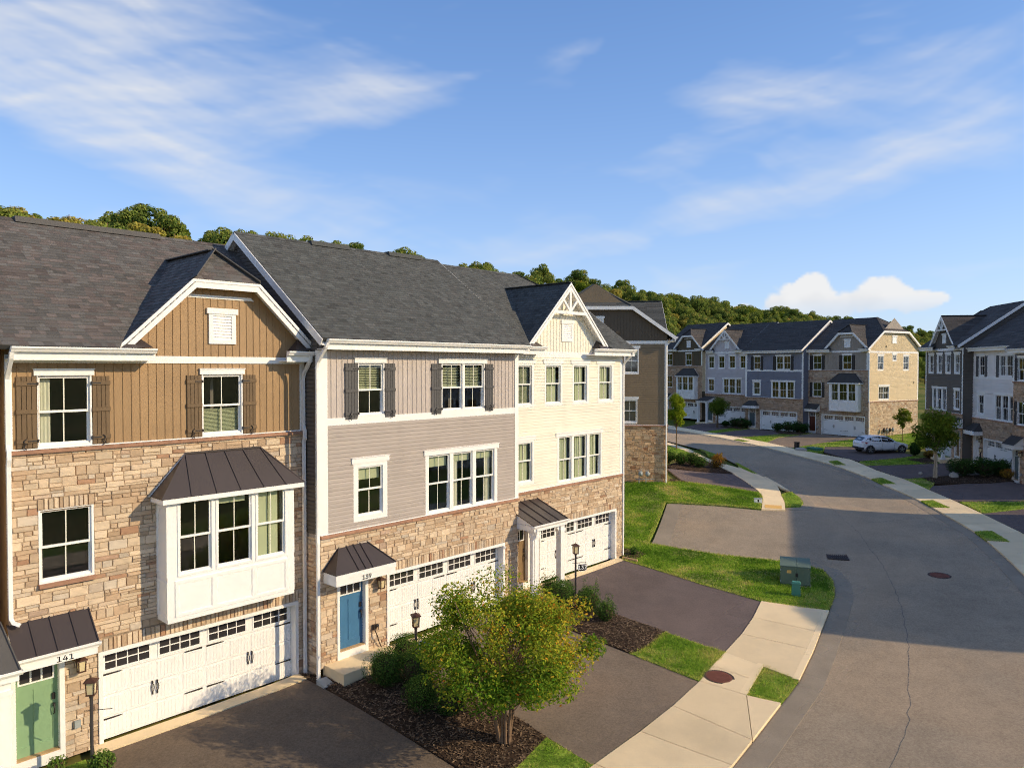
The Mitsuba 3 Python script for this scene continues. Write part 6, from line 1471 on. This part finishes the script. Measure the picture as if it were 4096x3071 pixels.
def tree(x, y, h, cr, ch, trunk, label, bsdf, n, size, name='tree', stems=1, off=.05, tb=.4, pear=False, bark='bark', seed=None, lobes=26, spread=.5, cat='tree'):
    rng = np.random.default_rng(int(abs(x * 77 + y * 31) * 10) if seed is None else seed)
    k = thing(name, label, cat); z = G(x, y, off); c = np.array([x, y, z + h - ch / 2]); b = np.array([x, y, z - .1])
    m = MB()
    for s in range(stems):
        o = np.array([rng.uniform(-.12, .12), rng.uniform(-.12, .12), 0]) * (stems > 1); e = np.array([rng.normal(0, cr * .15), rng.normal(0, cr * .15), h * .88])
        t = np.linspace(0, 1, 6)[:, None]; m.tube(b + o + (e) * t + rng.normal(0, .02, (6, 3)) * t, np.linspace(trunk, trunk * .25, 6), 7)
    put(k, 'trunk', m, bark)
    LVs, Ns, Ts, tips = [], [], [], []
    for i in range(lobes):
        d = rng.normal(size=3); d /= np.linalg.norm(d); q = rng.random() ** .4 * .72
        zz = d[2] * q; wd = (1 - .45 * max(0, zz)) if pear else 1 - .2 * abs(zz)
        cc = c + np.array([d[0] * q * cr * wd, d[1] * q * cr * wd, zz * ch / 2])
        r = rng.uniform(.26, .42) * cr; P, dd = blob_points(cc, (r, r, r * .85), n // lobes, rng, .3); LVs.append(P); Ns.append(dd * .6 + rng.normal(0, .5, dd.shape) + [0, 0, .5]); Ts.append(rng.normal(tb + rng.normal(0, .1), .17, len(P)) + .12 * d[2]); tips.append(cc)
    m = MB(); limbs(m, b + [0, 0, h * .35], tips, trunk * .35, rng, .1); put(k, 'branches', m, bark)
    P, N_, T_ = np.vstack(LVs), np.vstack(Ns), np.concatenate(Ts)
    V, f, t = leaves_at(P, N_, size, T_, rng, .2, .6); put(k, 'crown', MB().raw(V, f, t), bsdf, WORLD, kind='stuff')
    return k
tree(-31.96, 55.16, 5.25, 1.0, 3.95, .055, 'bright lime green round-headed tree beside the far pavement', 'lime_leaf', 9000, .13, 'street_tree', tb=.35, pear=True, lobes=40)
tree(-12.7, 56.74, 5.4, 1.65, 4.2, .07, 'multi-trunked green tree in the shaded bed on the right', 'street_leaf', 9000, .15, 'street_tree', stems=3, tb=.35, bark='pale_bark', lobes=46)
tree(-20.0, 76.7, 3.6, .95, 2.5, .04, 'thin young tree before the sunlit far stone wall', 'street_leaf', 1500, .17, 'young_tree', tb=.5, lobes=26)
tree(-40.2, 78.6, 3.7, 1.6, 2.4, .05, 'dark spreading tree before the far lavender townhouse', 'street_leaf', 4200, .17, 'street_tree', stems=3, tb=.2, lobes=32)
tree(-3.7, 52.6, 2.7, .95, 1.3, .04, 'autumn tinted tree at the right edge of the picture', 'rust_leaf', 1500, .15, 'street_tree', tb=.5, lobes=20)
tree(3.6, 21.9, 4.4, .75, 2.6, .05, 'slim street tree on the right verge, out of the picture', 'street_leaf', 6000, .12, 'street_tree', tb=.4, pear=True, lobes=36)

# --- woods on the hill behind
def wood_variant(i):
    rng = np.random.default_rng(100 + i)
    h = [12, 13.5, 11, 14, 12.5, 13, 12, 11.5][i]; cr = [4.2, 3.8, 4.4, 3.6, 4.0, 4.4, 3.9, 4.3][i]; bs = ['wood_leaf', 'wood_leaf', 'gold_leaf', 'wood_leaf', 'street_leaf', 'wood_leaf', 'gold_leaf', 'wood_leaf'][i]
    gname = 'wood_tree_kind_%s' % 'abcdefgh'[i]
    LVs, Ns, Ts = [], [], []; m = MB().tube([(0, 0, -1), (.1, .1, h * .5), (0, .1, h * .85)], [.24, .17, .05], 6)
    for j in range(40):
        d = rng.normal(size=3); d /= np.linalg.norm(d); q = rng.random() ** .35 * .75
        cc = np.array([d[0] * q * cr, d[1] * q * cr, h * .58 + d[2] * q * h * .42]); r = rng.uniform(.22, .36) * cr
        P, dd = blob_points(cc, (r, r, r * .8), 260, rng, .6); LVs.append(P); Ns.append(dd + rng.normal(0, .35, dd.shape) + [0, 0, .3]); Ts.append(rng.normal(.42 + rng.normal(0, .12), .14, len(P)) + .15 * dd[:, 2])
        m.tube([(0, 0, h * .3), cc * [.5, .5, .8], cc], [.09, .05, .02], 4)
    V, f, t = leaves_at(np.vstack(LVs), np.vstack(Ns), .36, np.concatenate(Ts), rng, .15, .75)
    cr_ = mikit.ply((V, f), bs, uv=t); v2, f2, t2 = m.done(); tr_ = mikit.ply((v2, f2), 'bark', uv=t2)
    scene[gname] = {'type': 'shapegroup', 'crown': cr_, 'trunk': tr_}
    return gname, h, bs
WV = [wood_variant(i) for i in range(8)]
SKY = [(0, 900), (150, 905), (500, 945), (900, 985), (1300, 1010), (1700, 1060), (2000, 1105), (2170, 1150), (2400, 1290), (2640, 1420), (2700, 1312), (3000, 1300), (3330, 1290), (3480, 1300), (3600, 1400), (3650, 1420), (3790, 1390), (4096, 1300)]
cand = []
rng = np.random.default_rng(77)
for yy in np.arange(-30, 460, 5.0):
    for j, xx in enumerate((-70, -79, -88, -97, -106, -115, -124, -133)):
        x, y = xx + rng.uniform(-3, 3), yy + rng.uniform(-2.6, 2.6)
        q = CM @ (np.array([x, y, 0]) - [0, 0, 0])
        if q[1] < 20: continue
        px = 2048 + 2920 * q[0] / q[1]
        if not -120 < px < 3900: continue
        v = int(rng.integers(0, 8)); s = rng.uniform(.84, 1.06) * (1.0 + .10 * meshkit.noise(np.array([y * .05, x * .05, 0.0]))); z = float(tz(x, y)); top = z + WV[v][1] * s * 1.02
        py = 1470 - 2920 * (top - 8.43) / q[1]; roof = np.interp(px, [a for a, b in SKY], [b for a, b in SKY])
        if py < roof + 25: cand.append((x, y, z, s, v, q[1], px))
print('wood candidates', len(cand))
cand.sort(key=lambda c: c[5])
LABW = {'wood_leaf': 'green broadleaf tree in the wood on the hill', 'gold_leaf': 'golden green broadleaf tree in the wood on the hill', 'street_leaf': 'yellowish green broadleaf tree in the wood on the hill'}
for n, (x, y, z, s, v, dd, px) in enumerate(cand):
    g, h, bs = WV[v]; T = mi.ScalarTransform4f().translate([x, y, z - .3]).rotate([0, 0, 1], float(rng.uniform(0, 360))).scale([s, s, s * float(rng.uniform(.92, 1.1))])
    if n < 300:
        k = thing('wood_tree', LABW[bs], 'tree', {'wood_leaf': 'green trees of the hill wood', 'gold_leaf': 'golden trees of the hill wood', 'street_leaf': 'yellowish trees of the hill wood'}[bs])
    else:
        if n == 300: labels['far_wood'] = {'label': 'distant mass of mixed trees along the hill', 'kind': 'stuff', 'category': 'wood'}
        k = 'far_wood__%03d' % (n - 299)
    scene[k] = {'type': 'instance', 'to_world': T, 'group': {'type': 'ref', 'id': g}}
